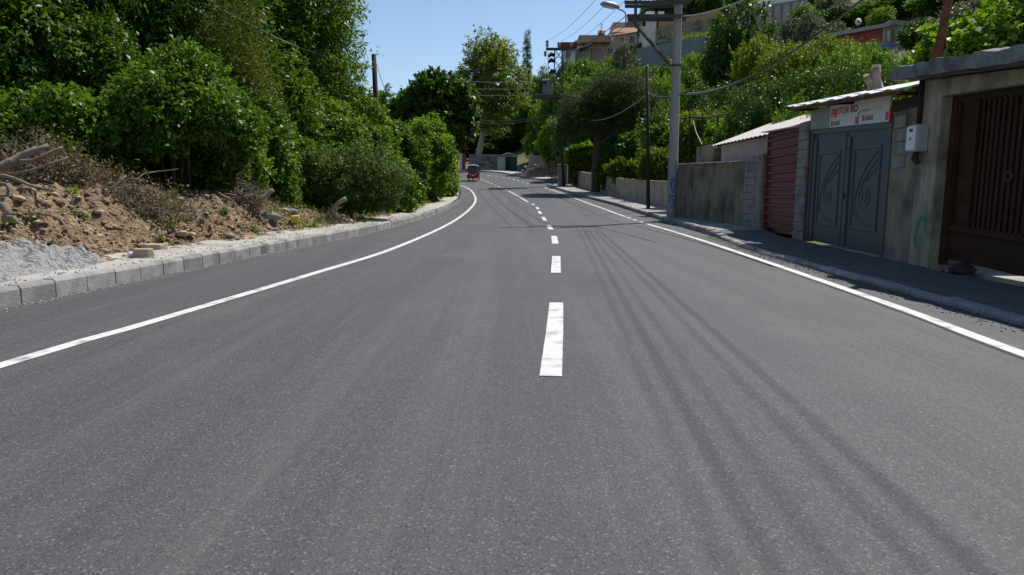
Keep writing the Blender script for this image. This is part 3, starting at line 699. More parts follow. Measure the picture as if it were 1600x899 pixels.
MARKS = [(880, 110, 'left of the beige house on the hill'), (930, 110, 'below the beige house on the hill'), (975, 95, 'below the grey house on the hill'), (1050, 85, 'under the teal retaining wall behind the concrete pole'), (1110, 60, 'above the teal retaining wall'),
  (860, 160, 'behind the transformer mast'), (905, 170, 'beside the small tiled roof'), (985, 150, 'left of the dark post'), (1090, 170, 'behind the block wall, right of the concrete pole'), (1165, 120, 'above the pink shed'), (1240, 20, 'before the long pale building on the hilltop'),
  (1240, 110, 'behind the grey double door'), (1330, 60, 'left of the red house'), (1340, 100, 'behind the sign board roof'), (1400, 60, 'in front of the red house'), (1520, 60, 'above the garage slab'), (1400, 10, 'above the red house'), (1560, 10, 'at the top right corner'), (720, 210, 'in the shade behind the round tree'), (810, 200, 'behind the green booth')]
LOOK = {'bright': 'bright green leafy', 'walnut': 'mid green', 'dark': 'dark green', 'yellow': 'yellow green', 'olive': 'grey green olive-like'}
USED = {}
PROTECT = []   # (px0, px1, py0, py1, Y) parts of the view that a farther house needs
def hill_tree(px, top, w, Y, sp, near=False, rz=None, label=None, hmin=1.5):
    t = at(px, top, Y); z0 = tz(t.x, Y); h = t.z - z0
    if h < hmin: return None
    src = (PTN if near and sp in PTN else PT)[sp]; src = random.choice(src)
    c = copy_tree(src); sx = w / F * Y / .95
    c.location = (t.x, Y, z0 - .05 * h); c.scale = (sx, sx, h * 1.05); c.rotation_euler = (0, 0, random.uniform(0, 6.28) if rz is None else rz)
    if label is None:
        mk = min(MARKS, key=lambda q: (q[0] - px) ** 2 + (q[1] - (top + 15)) ** 2)
        wpx = w; size = 'tall' if h > 9 else ('low' if h < 4 else 'medium')
        label = f'{size} {LOOK[sp]} tree {mk[2]}'
    c['label'] = label; c['group'] = 'trees on the hillside'
    USED[label] = USED.get(label, 0) + 1
    return c
HT = [(850, 108, 60, 128, 'walnut'), (882, 96, 40, 122, 'olive'), (905, 92, 50, 118, 'bright'), (932, 98, 60, 110, 'bright'), (955, 88, 44, 112, 'yellow'), (976, 74, 58, 104, 'olive'), (1010, 102, 60, 98, 'bright'), (1038, 96, 50, 92, 'walnut'),
  (1082, 82, 50, 88, 'bright'), (1112, 90, 60, 84, 'walnut'), (900, 118, 90, 92, 'bright'), (945, 108, 90, 88, 'bright'), (985, 112, 80, 82, 'yellow'), (872, 128, 70, 88, 'bright'), (852, 160, 70, 96, 'bright'), (868, 185, 60, 82, 'bright'), (892, 165, 60, 74, 'bright'), (905, 188, 40, 70, 'bright'),
  (920, 150, 60, 78, 'walnut'), (1012, 120, 90, 66, 'yellow'), (1045, 118, 80, 60, 'bright'), (1080, 105, 80, 62, 'walnut'), (1040, 165, 90, 46, 'walnut'), (1095, 140, 90, 50, 'dark'), (1090, 180, 80, 34, 'yellow'), (1120, 175, 80, 32, 'yellow'),
  (1160, 12, 120, 55, 'dark'), (1188, 55, 90, 46, 'yellow'), (1140, 60, 80, 58, 'dark'), (1235, 75, 110, 42, 'yellow'), (1150, 135, 120, 36, 'dark'), (1215, 120, 130, 31, 'dark'), (1290, 62, 100, 42, 'yellow'), (1335, 78, 110, 32, 'bright'), (1280, 105, 120, 27, 'dark'),
  (1345, 62, 90, 36, 'bright'), (1385, 76, 90, 27, 'bright'), (1425, 80, 100, 24, 'walnut'), (1270, 18, 60, 78, 'olive'), (1238, 28, 50, 82, 'olive'), (1255, 8, 50, 88, 'bright'), (1320, 12, 80, 88, 'walnut'), (1370, 2, 90, 84, 'bright'), (1300, 36, 70, 72, 'olive'), (1420, -12, 80, 80, 'dark'),
  (1200, 40, 60, 70, 'olive'), (1440, 30, 70, 52, 'dark'), (1490, -20, 120, 62, 'walnut'), (1545, -60, 150, 55, 'dark'), (1600, -30, 140, 48, 'walnut'), (1500, 30, 110, 32, 'bright'), (1560, 15, 130, 28, 'bright'), (1620, -10, 150, 24, 'walnut'), (1540, 55, 110, 19, 'bright'), (1600, 45, 110, 17, 'bright'), (1480, 72, 60, 20, 'bright'),
  (1065, 135, 70, 55, 'bright'), (960, 130, 80, 72, 'dark'), (1400, 105, 90, 21, 'walnut'), (1350, 110, 110, 20, 'dark'), (1300, 140, 90, 20, 'walnut'), (700, 185, 90, 112, 'dark'), (735, 195, 70, 116, 'dark'), (805, 165, 90, 118, 'walnut'), (835, 150, 70, 112, 'walnut'), (840, 205, 50, 100, 'bright'), (770, 190, 100, 120, 'dark'), (830, 125, 70, 135, 'walnut'), (790, 200, 80, 112, 'dark'), (748, 205, 80, 128, 'dark'), (720, 215, 70, 124, 'dark'), (770, 225, 60, 110, 'dark'),
  (1130, 30, 60, 75, 'dark'), (1180, 150, 90, 28, 'dark'), (1240, 150, 80, 24, 'walnut'), (1015, 70, 40, 114, 'yellow'), (1070, 52, 50, 112, 'yellow'), (1100, 50, 40, 114, 'yellow'), (985, 40, 40, 146, 'yellow'), (1150, 175, 80, 28, 'walnut')]
for a in HT: hill_tree(*a, near=a[3] < 45)
# more low growth filling the slope between them
rr = random.Random(5); placed = 0
KEEP = [(862, 1003, 30, 98, 128), (990, 1170, 0, 50, 128), (990, 1135, 52, 90, 110), (1300, 1445, 28, 82, 68), (1165, 1265, 0, 35, 98), (888, 930, 144, 165, 84), (990, 1008, 118, 138, 85), (880, 1010, 203, 240, 74)]
for _ in range(1600):
    if placed > 110: break
    Y = rr.uniform(24, 135); x = rr.uniform(8, 75); d = float(hill_d([x], [Y])[0])
    if d < 4 + (6 if Y < 26 else 0): continue
    z = tz(x, Y); h = rr.uniform(2.0, 4.2); px, top = pix(x, Y, z + h); w = h * rr.uniform(.9, 1.3) / Y * F
    if px > 1680 or top < -60 or px < 835: continue
    if any(px + w / 2 > k[0] and px - w / 2 < k[1] and top < k[3] and Y < k[4] and pix(x, Y, z)[1] > k[2] for k in KEEP): continue
    hill_tree(px, top, w, Y, rr.choice(['bright', 'bright', 'walnut', 'yellow', 'olive', 'dark']), hmin=.8); placed += 1
# cypress tip behind the plane tree
root = thing('cypress_tree', (2.5, 118, tz(2.5, 118)), 'thin dark cypress spire behind the plane tree', 'tree')
ztop = at(823, 52, 118).z - root.location.z
mb = MB(); mb.tube([(2.5, 118, root.location.z - .2), (2.5, 118, root.location.z + ztop * .95)], [.25, .04], 8); mb.build('trunk', M['bark'], root)
mobj('crown', crown_mesh('crown', 5, [(0, 0, ztop * (.2 + .076 * k), .95 - .07 * k, .95 - .07 * k, ztop * .07) for k in range(11)], 1500, 12, .2, .06, .4, LM['dark'], droop=-.5), root)

# conifer beside the road on the right
bx, by = 6.62, 54.4; z0 = tz(bx, by)
root = thing('conifer_tree', (bx, by, g(by) + .15), 'dark wide conifer with bent limbs growing at the low garden wall', 'tree')
def rel(px, py, Y): p = at(px, py, Y); return (p.x - bx, p.y - by, p.z - g(by) - .15)
mb = MB(); mb.tube([(0, 0, -.2), rel(931, 270, 54.4), rel(934, 230, 54.4), rel(936, 190, 54.4), rel(945, 150, 54.4)], [.42, .36, .36, .26, .1], 10)
limbs = [[(934, 232), (950, 215), (968, 206), (985, 212), (998, 228)], [(934, 215), (915, 200), (900, 195)], [(936, 200), (955, 180), (985, 165), (1010, 170)], [(936, 190), (925, 165), (915, 150)], [(940, 170), (965, 145), (980, 138)], [(934, 225), (948, 208), (975, 195), (1005, 198)]]
for k, l_ in enumerate(limbs):
    mb.tube([rel(px, py, 54.4 + .5 * (k % 3 - 1) * i) for i, (px, py) in enumerate(l_)], [.2, .15, .11, .08, .05][:len(l_)], 7)
mb.v = [(a + bx, b + by, c + g(by) + .15) for a, b, c in mb.v]; mb.build('trunk', M['bark'], root, smooth=True)
cl = []
rc = random.Random(4)
for px, py, w, h in [(908, 162, 40, 22), (930, 146, 44, 18), (955, 138, 44, 16), (985, 146, 44, 18), (1008, 160, 40, 18), (950, 166, 52, 18), (918, 184, 46, 20), (896, 196, 24, 22), (985, 172, 50, 16), (945, 196, 40, 14), (1004, 190, 40, 20), (975, 130, 30, 12), (1020, 182, 26, 30), (1012, 214, 22, 34), (996, 224, 16, 26), (952, 126, 22, 10), (900, 176, 24, 24), (965, 152, 40, 14), (1022, 205, 16, 26), (1028, 225, 16, 30), (1034, 170, 22, 22), (890, 210, 16, 20), (1005, 238, 14, 20), (884, 185, 18, 18), (990, 122, 22, 10)]:
    for dy in (-1.5, .2, 1.5): p = rel(px + rc.uniform(-9, 9), py + rc.uniform(-5, 5), by + dy); cl.append((*p, w / F * by * .34, .8, h / F * by * .42))
mobj('crown', crown_mesh('crown', 7, cl, 6200, 12, .24, .038, .7, LM['needle'], ragged=.8, droop=.2, spread=.5, inner=.3), root)
# garden plants behind the low wall on the right
def gz(Y): return g(Y) + .2
lt(912, 224, 64, 52, 51, 'bright', 'leafy shrub spilling over the wall left of the conifer trunk', twigs=2600, per=12, L=.2, W=.12, base_z=1.6, depth=.9)
lt(962, 226, 52.5, 44, 52, 'walnut', 'dark leafy climber on the wall right of the conifer trunk', twigs=2400, per=12, L=.2, W=.12, base_z=.9, depth=.9)
lt(988, 215, 50, 52, 53, 'bush', 'broad leaved shrub under the conifer limb', twigs=1800, per=11, L=.2, W=.13, base_z=1.0)
lt(990, 252, 48.5, 80, 54, 'yellow', 'pale yellow green weeds behind the low garden wall', twigs=1500, per=12, L=.2, W=.05, base_z=1.3, depth=.6, name='weed_clump', cat='weeds')
lt(1030, 238, 41, 60, 55, 'yellow', 'yellow green weeds behind the wall between the dark post and the concrete pole', twigs=1400, per=12, L=.16, W=.05, base_z=1.2, depth=.6, name='weed_clump', cat='weeds')
lt(1040, 205, 43, 64, 56, 'bush', 'leafy shrub behind the dark post', twigs=1800, per=12, L=.18, W=.11, base_z=1.0)
lt(1085, 185, 30, 60, 57, 'yellow', 'vine climbing the bent pergola frame behind the concrete wall', twigs=1700, per=12, L=.13, W=.08, base_z=.6)
lt(1120, 195, 29, 60, 58, 'bright', 'leafy vine just left of the pink shed', twigs=1500, per=12, L=.13, W=.08, base_z=.6)
for k, (px, t, w, Y, sp, lb) in enumerate([(1500, 52, 90, 15, 'bright', 'leafy vine right of the rusty pipe above the garage slab'), (1570, 18, 110, 14, 'bright', 'leafy vine over the garage slab at the right edge of the view'), (1625, 10, 120, 13, 'bush', 'vine mostly outside the right edge of the view')]):
    lt(px, t, Y, w, 71 + k, sp, lb, twigs=2200, per=11, L=.12, W=.085, base_z=2.0 + k * .1, depth=1.0)

# ---------------------------------------------------------------- brush piles, logs, roots on the bank
def px_path(pts): return [at(a, b, c) for a, b, c in pts]
def brush(name, label, cx, cy, w, h, Y, dep, n, seed, leaves_n=0, r=.008, curl=.3):
    c = at(cx, cy, Y); W = w / F * Y / 2; H = h / F * Y; rr = random.Random(seed)
    s0 = lerp_poly(LK, Y) - 1.0 - c.x; zb = bank(max(s0, 0), Y)[1]
    root = thing(name, (c.x, Y, zb), label, 'brush'); mb = MB(); tips = []; dirs = []
    for _ in range(n):
        u = rr.gauss(0, .5); p = Vector((c.x + u * W, Y + rr.gauss(0, .5) * dep, zb - .05 + abs(rr.gauss(0, .45)) * H * max(.15, 1 - abs(u))))
        a = rr.uniform(0, 6.28); d = Vector((math.cos(a), math.sin(a) * .7, rr.uniform(-.15, .75))).normalized(); L = rr.uniform(.35, 1.15) * W * .55; q = [p]
        for k in range(4):
            d = (d + Vector((rr.gauss(0, curl), rr.gauss(0, curl), rr.gauss(-.03, curl)))).normalized(); q.append(q[-1] + d * L / 4)
        rad = r * rr.uniform(.45, 1.6); mb.tube(q, [rad, rad * .85, rad * .7, rad * .5, rad * .25], 3, cap=False); tips.append(q[-2]); dirs.append(d)
    mb.build('twigs', M['dead'], root)['kind'] = 'stuff'
    if leaves_n:
        rng = np.random.default_rng(seed); V, T = leaves(rng, np.array([list(t) for t in tips]) - np.array(root.location), np.array([list(t) for t in dirs]), leaves_n, .08, .03, .3)
        mobj('dry_leaves', arr_mesh('dry_leaves', V, np.arange(len(V)).reshape(-1, 4), M['dryleaf'], T), root)
    return root
brush('brush_pile', 'big pile of dry brown twigs and leaves at the left bank crest', 75, 265, 190, 80, 13.4, .55, 1700, 1, 4)
brush('brush_pile', 'grey twig heap at the left edge behind the forked log', 5, 250, 110, 70, 13.6, .6, 700, 2, 2)
brush('brush_pile', 'low dry twigs along the crest below the mound bush', 210, 292, 150, 38, 13.4, .7, 600, 3, 3)
brush('root_tangle', 'curled tangle of brown roots between the mound bush and the bramble', 385, 298, 80, 45, 17.2, .45, 420, 4, 0, .012, .5)
brush('root_tangle', 'small frayed root stump at the foot of the bramble', 520, 325, 62, 26, 20.2, .35, 260, 5, 0, .012, .45)
def log(label, pts, rad, m='log', n=9, branches=()):
    P = px_path(pts); root = thing('log', P[0], label, 'log'); mb = MB()
    Q = catmull([tuple(p) for p in P], .12); rr = random.Random(int(pts[0][0] * 7)); rads = np.interp(np.linspace(0, 1, len(Q)), np.linspace(0, 1, len(rad)), rad)
    mb.tube([Vector(q) + Vector((rr.gauss(0, .006), rr.gauss(0, .006), rr.gauss(0, .006))) for q in Q], [r * rr.uniform(.9, 1.1) for r in rads], n)
    mb.build('stem', M[m], root, smooth=True)
    for bp, br in branches:
        b = MB(); Bq = catmull([tuple(p) for p in px_path(bp)], .12); b.tube(Bq, list(np.interp(np.linspace(0, 1, len(Bq)), np.linspace(0, 1, len(br)), br)), 7); b.build('branch', M[m], root, smooth=True)
    return root
log('thick forked grey log reaching up from the brush pile', [(-8, 262, 11.6), (15, 255, 11.7), (32, 244, 11.8), (55, 235, 11.9), (77, 228, 12)], [.07, .085, .07, .055, .045], branches=[([(30, 252, 11.75), (45, 253, 11.7), (60, 248, 11.7), (82, 237, 11.8), (98, 230, 11.9)], [.04, .04, .035, .03, .02])])
log('long pale stick lying under the forked log', [(2, 273, 11.5), (35, 270, 11.5), (70, 260, 11.6), (106, 246, 11.8)], [.022, .024, .02, .014])
log('dark branch slanting down from the left edge below the pale stick', [(-5, 275, 10.9), (22, 279, 10.9), (48, 290, 10.8), (84, 298, 10.8)], [.03, .032, .026, .018])
log('short slanting brown stick at the bank crest', [(170, 298, 12.4), (185, 286, 12.5), (197, 275, 12.6)], [.025, .022, .016])
log('thin bent pale branch rising beside the mound bush', [(205, 288, 13.5), (225, 272, 13.7), (250, 268, 13.9), (278, 264, 14)], [.02, .016, .012, .006])
log('bent thin root hanging down the bank face', [(60, 333, 9.55), (88, 340, 9.4), (100, 352, 9.3), (110, 374, 9.2)], [.016, .016, .013, .008], 'dead')
log('coiled pale root at the left edge of the bank', [(-4, 290, 9.9), (6, 287, 9.8), (13, 294, 9.7), (10, 305, 9.7), (0, 306, 9.7)], [.028, .03, .026, .02, .015], 'dead')
log('knotted root hanging over the sand heap at the left edge', [(4, 322, 9.3), (12, 330, 9.2), (8, 345, 9.2), (20, 340, 9.15), (28, 350, 9.1)], [.06, .05, .05, .035, .02], 'dead')
log('thick torn brown root pointing right from the root tangle', [(398, 322, 16.6), (405, 312, 16.6), (415, 305, 16.7), (427, 297, 16.8)], [.06, .055, .05, .06], 'dead')
log('torn root on the left of the root tangle', [(340, 302, 16.6), (350, 308, 16.5), (362, 314, 16.4)], [.05, .04, .025], 'dead')
log('torn stump end standing out of the frayed roots by the bramble', [(518, 328, 19.8), (528, 318, 19.8), (541, 311, 19.9)], [.06, .055, .07], 'dead')
log('tall dry curved stem above the root tangle', [(377, 276, 17), (383, 262, 17), (391, 254, 17.1)], [.012, .01, .005], 'dead')
# weeds on the bank
def weed(px, py, w, label, sp='bright', seed=1, L=.07, W=.04, n=26):
    p = on_bank(px, py); r = max(.05, w / F * p.y / 2 * .85)
    me = crown_mesh('weed', seed, [(0, 0, r * .25, r * .7, r * .7, r * .4)], int(n * .6), 5, L, W, r * .6, LM[sp]); o = mobj('weed', me, loc=p)
    return tag(o, label, 'weed')
WD = [(48, 344, 22, 'broad leaved green weed above the sand heap'), (110, 303, 24, 'bright weed at the bank crest below the brush pile'), (128, 338, 14, 'small weed left of the bank centre'), (218, 338, 18, 'green weed tuft in the middle of the bank'), (255, 318, 14, 'small weed high on the bank right of centre'),
  (262, 358, 22, 'wide weed low on the bank above the pinkish stone'), (248, 378, 16, 'weed just above the flat tan stones'), (268, 306, 14, 'little weed at the crest below the mound bush'), (290, 345, 12, 'tiny weed right of the wide weed'), (350, 334, 14, 'weed below the root tangle'), (490, 355, 16, 'weed at the pavement edge right of the yellow scrap'), (395, 362, 12, 'small weed near the pavement left of the yellow scrap'),
  (590, 340, 34, 'grassy weed clump at the pavement under the bramble right end'), (520, 352, 20, 'thin weed between the frayed stump and the pavement'), (15, 352, 12, 'tiny weed at the left edge above the sand'), (575, 348, 18, 'sparse weed left of the grassy clump')]
for k, (px, py, w, lb) in enumerate(WD): weed(px, py, w * (.6 + .5 * ((k * 37) % 10) / 10), lb, ['bramble', 'bush', 'walnut'][k % 3], 300 + k, .05 + .01 * (k % 4), .022 + .008 * (k % 3), 18 + 5 * (k % 4))
rng = np.random.default_rng(8); Pp = []
for _ in range(900):
    y = rng.uniform(17, 40); s = rng.uniform(.1, 2.2); x, z = bank(s, y); Pp.append((x, y, z))
V, T = leaves(rng, np.array(Pp), np.tile([0, 0, 1.], (len(Pp), 1)), 7, .16, .014, .06, droop=-.5, spread=.35)
tag(mobj('grass', arr_mesh('grass', V, np.arange(len(V)).reshape(-1, 4), LM['yellow'], T)), 'short dry grass along the far end of the bank', 'grass', kind='stuff')
# litter
p = on_bank(461, 350); mb = MB(); mb.obox(p + Vector((-.1, -.06, 0)), (.2, .03, .02), (-.02, .1, .03), (.02, 0, .19)); tag(mb.build('plastic_scrap', M['yellow_pl'], bevel=.03), 'crumpled yellow plastic scrap on the rubble below the bramble', 'litter')
p = on_bank(206, 402); mb = MB(); mb.tube([p + Vector((-.06, 0, .035)), p + Vector((-.03, .01, .035)), p + Vector((.05, .02, .035)), p + Vector((.075, .025, .035)), p + Vector((.1, .03, .035))], [.03, .035, .035, .014, .014], 10); tag(mb.build('plastic_bottle', M['lens'], smooth=True), 'clear plastic bottle lying left of the flat tan stones', 'bottle')
p = on_bank(551, 323) + Vector((0, -.1, .1)); mb = MB(); mb.tube([p + Vector((math.cos(a) * .11, .03 * math.sin(a), math.sin(a) * .11)) for a in np.linspace(0, 6.28, 17)], .028, 8); tag(mb.build('plastic_ring', M['white'], smooth=True), 'white plastic ring dumped at the foot of the bramble', 'litter')
p = on_bank(212, 308); mb = MB(); mb.tube([p + Vector((-.12, 0, .03)), p + Vector((-.02, 0, .09)), p + Vector((.08, .03, .05)), p + Vector((.16, 0, .0))], [.04, .06, .05, .02], 7); tag(mb.build('rubber_scrap', M['black'], smooth=True), 'black rubber scrap high on the bank', 'litter')

# ---------------------------------------------------------------- right: facade helpers
def FP(y, o=0., z=0.):      # point on the facade line at road distance y, o metres towards the road
    x = lerp_poly(WALLX, y); dx = lerp_poly(WALLX, y + .05) - lerp_poly(WALLX, y - .05); t = Vector((dx, .1, 0)).normalized(); n = Vector((-t.y, t.x, 0))
    return Vector((x, y, z)) + n * o
def fbox(mb, y0, y1, o0, o1, z0, z1, zt1=None, m=0, zb1=None):    # box along the facade; top may slope to zt1 at y1
    zt1 = z1 if zt1 is None else zt1; zb1 = z0 if zb1 is None else zb1; a, b = FP(y0, o0), FP(y0, o1); c, d = FP(y1, o0), FP(y1, o1)
    def Z(v, z): return Vector((v.x, v.y, z))
    vs = [Z(a, z0), Z(b, z0), Z(d, zb1), Z(c, zb1), Z(a, z1), Z(b, z1), Z(d, zt1), Z(c, zt1)]
    return mb.add(vs, [(0, 1, 2, 3), (7, 6, 5, 4), (1, 0, 4, 5), (2, 1, 5, 6), (3, 2, 6, 7), (0, 3, 7, 4)], m)
def zat(py, y): return at(800, py, y).z

# garage with concrete slab and brown gate
G0, G1 = 4.2, 10.6
root = thing('garage', FP(9.9), 'plastered concrete garage front with rough overhanging slab roof', 'garage')
mb = MB(); fbox(mb, 9.98, 10.5, -.3, .0, .0, 2.74, 2.8); fbox(mb, 10.2, 10.5, -2.6, -.305, .0, 2.78); mb.build('pillar', M['conc_light'], root, bevel=.02)
mb = MB(); fbox(mb, G0, 9.975, -.3, -.003, 2.24, 2.27, 2.74, zb1=2.49); mb.build('lintel', M['conc_light'], root, bevel=.015)
# rough slab
nx_, ny_ = 60, 10; vt = []; rr = random.Random(9)
for j in range(2):
    for i in range(nx_ + 1):
        for k in range(ny_ + 1):
            y = G0 + (10.72 - G0) * i / nx_; o = .38 - 1.5 * k / ny_; edge = (k == 0)
            if i == nx_: y += .06 * mnoise.noise(Vector((k * .9, 1, j)))
            n1 = mnoise.fractal(Vector((y * 3, o * 3, j * 4)), 1, 2, 4)
            p = FP(y, o + (n1 * .09 if edge else 0), (2.8 if j == 0 else 2.985) + .082 * (y - 10.5) + (n1 * .045 if j else n1 * .012)); vt.append(p)
w = ny_ + 1; nn = (nx_ + 1) * w; fs = []
for i in range(nx_):
    for k in range(ny_):
        a = i * w + k; fs += [(a, a + w, a + w + 1, a + 1), (nn + a, nn + a + 1, nn + a + w + 1, nn + a + w)]
for i in range(nx_): a = i * w; fs.append((a, nn + a, nn + a + w, a + w)); a += ny_; fs.append((a, a + w, nn + a + w, nn + a))
for k in range(ny_): fs.append((k, k + 1, nn + k + 1, nn + k)); a = nx_ * w + k; fs.append((a, nn + a, nn + a + 1, a + 1))
mb = MB(); mb.add(vt, fs); mb.build('roof_slab', M['slab'], root)
# green spray mark on the pillar
mb = MB()
def stroke(mb, P2, w, place, th=.004):
    P2 = catmull(P2, .02); vv = []
    for i in range(len(P2)):
        d = P2[min(i + 1, len(P2) - 1)] - P2[max(i - 1, 0)]; d = d / max(np.linalg.norm(d), 1e-6); n = np.array([-d[1], d[0]])
        for s in (-1, 1): vv.append(place(*(P2[i] + n * s * w / 2 * random.uniform(.8, 1.15))))
    mb.add(vv, [(2 * i, 2 * i + 1, 2 * i + 3, 2 * i + 2) for i in range(len(P2) - 1)])
stroke(mb, [(10.1, .66), (10.13, .74), (10.2, .78), (10.3, .7), (10.34, .52), (10.35, .4), (10.3, .36)], .075, lambda y, z: FP(y, .004, z))
mb.build('green_graffiti', M['green_ink'], root)
# gate
DYG = .43
gate = thing('steel_gate', FP(8.6, -.18), 'dark brown steel gate with vertical bars and diamond embossed panels', 'gate')
go = -.2
def gbox(mb, y0, y1, o0, o1, z0, z1):
    y0 += DYG; y1 += DYG; f0, f1 = .04 * (y0 - 10), .04 * (y1 - 10); fbox(mb, y0, y1, o0, o1, z0 + f0, z1 + f0, z1 + f1, zb1=z0 + f1)
mb = MB()
gbox(mb, 9.42, 9.54, go - .03, go + .05, .12, 2.48); gbox(mb, 6.9, 6.98, go - .03, go + .05, .2, 2.48); gbox(mb, G0, 9.42, go - .028, go + .048, 2.4, 2.48); gbox(mb, 6.98, 9.42, go - .028, go + .048, .22, .28)
gbox(mb, 6.98, 9.42, go - .028, go + .048, .62, .69); gbox(mb, G0, 6.9, go - .028, go + .048, .22, .28); gbox(mb, G0, 6.9, go - .028, go + .048, .62, .69); gbox(mb, 6.8, 6.88, go - .03, go + .05, .2, 2.39)
mb.build('frame', M['gate_br'], gate, bevel=.008)
mb = MB(); gbox(mb, 7.0, 9.4, go - .02, go, .282, .618); mb.build('lower_panel', M['gate_br'], gate)
mb = MB(); gbox(mb, G0, 6.79, go - .02, go, .282, .618); mb.build('lower_panel', M['gate_br'], gate)
mb = MB(); gbox(mb, 7.0, 9.4, go - .03, go - .012, .695, 2.395); mb.build('backing_sheet', M['gate_br'], gate)
mb = MB(); gbox(mb, G0, 6.79, go - .03, go - .012, .695, 2.395); mb.build('backing_sheet', M['gate_br'], gate)
def diamonds(y0, y1):
    mb = MB(); gbox(mb, y0 - .035, y0 - .005, go - .01, go + .035, .695, 2.395); mb.build('stile', M['gate_br'], gate); mb = MB(); gbox(mb, y1 + .005, y1 + .035, go - .01, go + .035, .695, 2.395); mb.build('stile', M['gate_br'], gate)
    for k in range(5):
        z0 = .7 + k * .34; z1 = z0 + .335; mb = MB(); ym, zm = (y0 + y1) / 2, (z0 + z1) / 2
        c = [*[FP(a + DYG, b, z + .04 * (a + DYG - 10)) for a, b, z in ((y0, go - .01, z0), (y1, go - .01, z0), (y1, go - .01, z1), (y0, go - .01, z1), (ym, go + .035, zm))]]
        mb.add(c, [(0, 1, 4), (1, 2, 4), (2, 3, 4), (3, 0, 4)]); mb.build('embossed_panel', M['gate_br'], gate)
diamonds(8.98, 9.36); diamonds(7.06, 7.4); diamonds(6.35, 6.7); diamonds(4.6, 5.0)
for y in [8.88 - .105 * k for k in range(14)] + [6.22 - .105 * k for k in range(11)]:
    mb = MB(); gbox(mb, y - .026, y + .026, go - .01, go + .004, .695, 2.395); mb.build('bar', M['gate_br'], gate)
mb = MB(); mb.tube([FP(8.63, go + .05, 1.35) + Vector((0, math.cos(a) * .06, math.sin(a) * .06)) for a in np.linspace(0, 6.28, 13)], .012, 6); mb.build('ring_handle', M['steel_d'], gate)
p = FP(9.3, -.1, .06); V, Fc = rock_data(4, 2, .3); V = V * np.array([.15, .17, .15]); V[:, 2] = np.maximum(V[:, 2] + .05, -.01); V[:, :2] *= (1.25 - 3.2 * V[:, 2:3])
tag(mobj('wheel_stone', arr_mesh('wheel_stone', V, Fc, M['black']), loc=p), 'dark stone wedged under the brown gate', 'stone')
mb = MB(); mb.box(6.3, 12, 1, 14, .0, .065); tag(mb.build('yard', M['dust']), kind='structure')
# rusty pipe on the slab
a = at(1461, 92, 10.3); a.z = 2.96; b = at(1481, 0, 10.3); d = (b - a)
root = thing('rusty_pipe', a, 'rusty red brown leaning pipe standing on the garage slab', 'pipe')
mb = MB(); mb.tube([a, a + d * .5 + Vector((.01, 0, 0)), a + d * 2], [.062, .06, .06], 12); mb.build('pipe', M['rust'], root, smooth=True)
mb = MB(); mb.tube([a + Vector((.07, -.02, .05)), a + Vector((.14, -.03, .25)), a + Vector((.12, -.02, .38)), a + d * .35 + Vector((.06, 0, 0))], .012, 6); mb.build('wire_loop', M['dead'], root)

# block wall between garage and door, meter box
root = thing('meter_wall', FP(10.8, -.1), 'grimy plastered block wall between the garage pillar and the grey door', 'wall')
mb = MB(); fbox(mb, 10.505, 11.5, -.32, -.08, 0, 2.5, 2.56); mb.build('wall', M['conc'], root, bevel=.015)
for k, (y0, y1, z0) in enumerate([(10.92, 11.3, 1.95), (10.9, 11.28, 1.74), (11.05, 11.43, 2.16), (11.0, 11.38, 1.53)]):
    mb = MB(); fbox(mb, y0, y1, -.09, -.065, z0, z0 + .19); mb.build('block', M['block'], root, bevel=.01)
root = thing('meter_box', FP(10.4, .02, 1.7), 'white electricity meter box on the wall beside the garage pillar', 'meter box')
mb = MB(); fbox(mb, 10.22, 10.49, .002, .16, 1.74, 2.13); mb.build('case', M['grey_pl'], root, bevel=.01)
mb = MB(); fbox(mb, 10.24, 10.49, .162, .185, 1.76, 2.11); mb.build('cover', M['white'], root, bevel=.01)
for y0, y1, z0, z1 in [(10.31, 10.4, 2.03, 2.07), (10.35, 10.38, 1.91, 1.945)]: mb = MB(); fbox(mb, y0, y1, .186, .19, z0, z1); mb.build('slot', M['black'], root)
for z in (1.82, 2.04): mb = MB(); fbox(mb, 10.492, 10.515, .08, .14, z, z + .04); mb.build('hinge', M['black'], root)
mb = MB(); mb.tube([FP(10.37, .08, 1.735), FP(10.37, .1, 1.64), FP(10.34, .06, 1.56)], [.04, .05, .03], 8); mb.build('cable_gland', M['black'], root)
mb = MB(); mb.tube([FP(10.45, .04, 2.14), FP(10.45, .04, 2.78)], .035, 8); tag(mb.build('drain_pipe', M['black'], smooth=True), 'black pipe running up from the meter box to the slab', 'pipe')

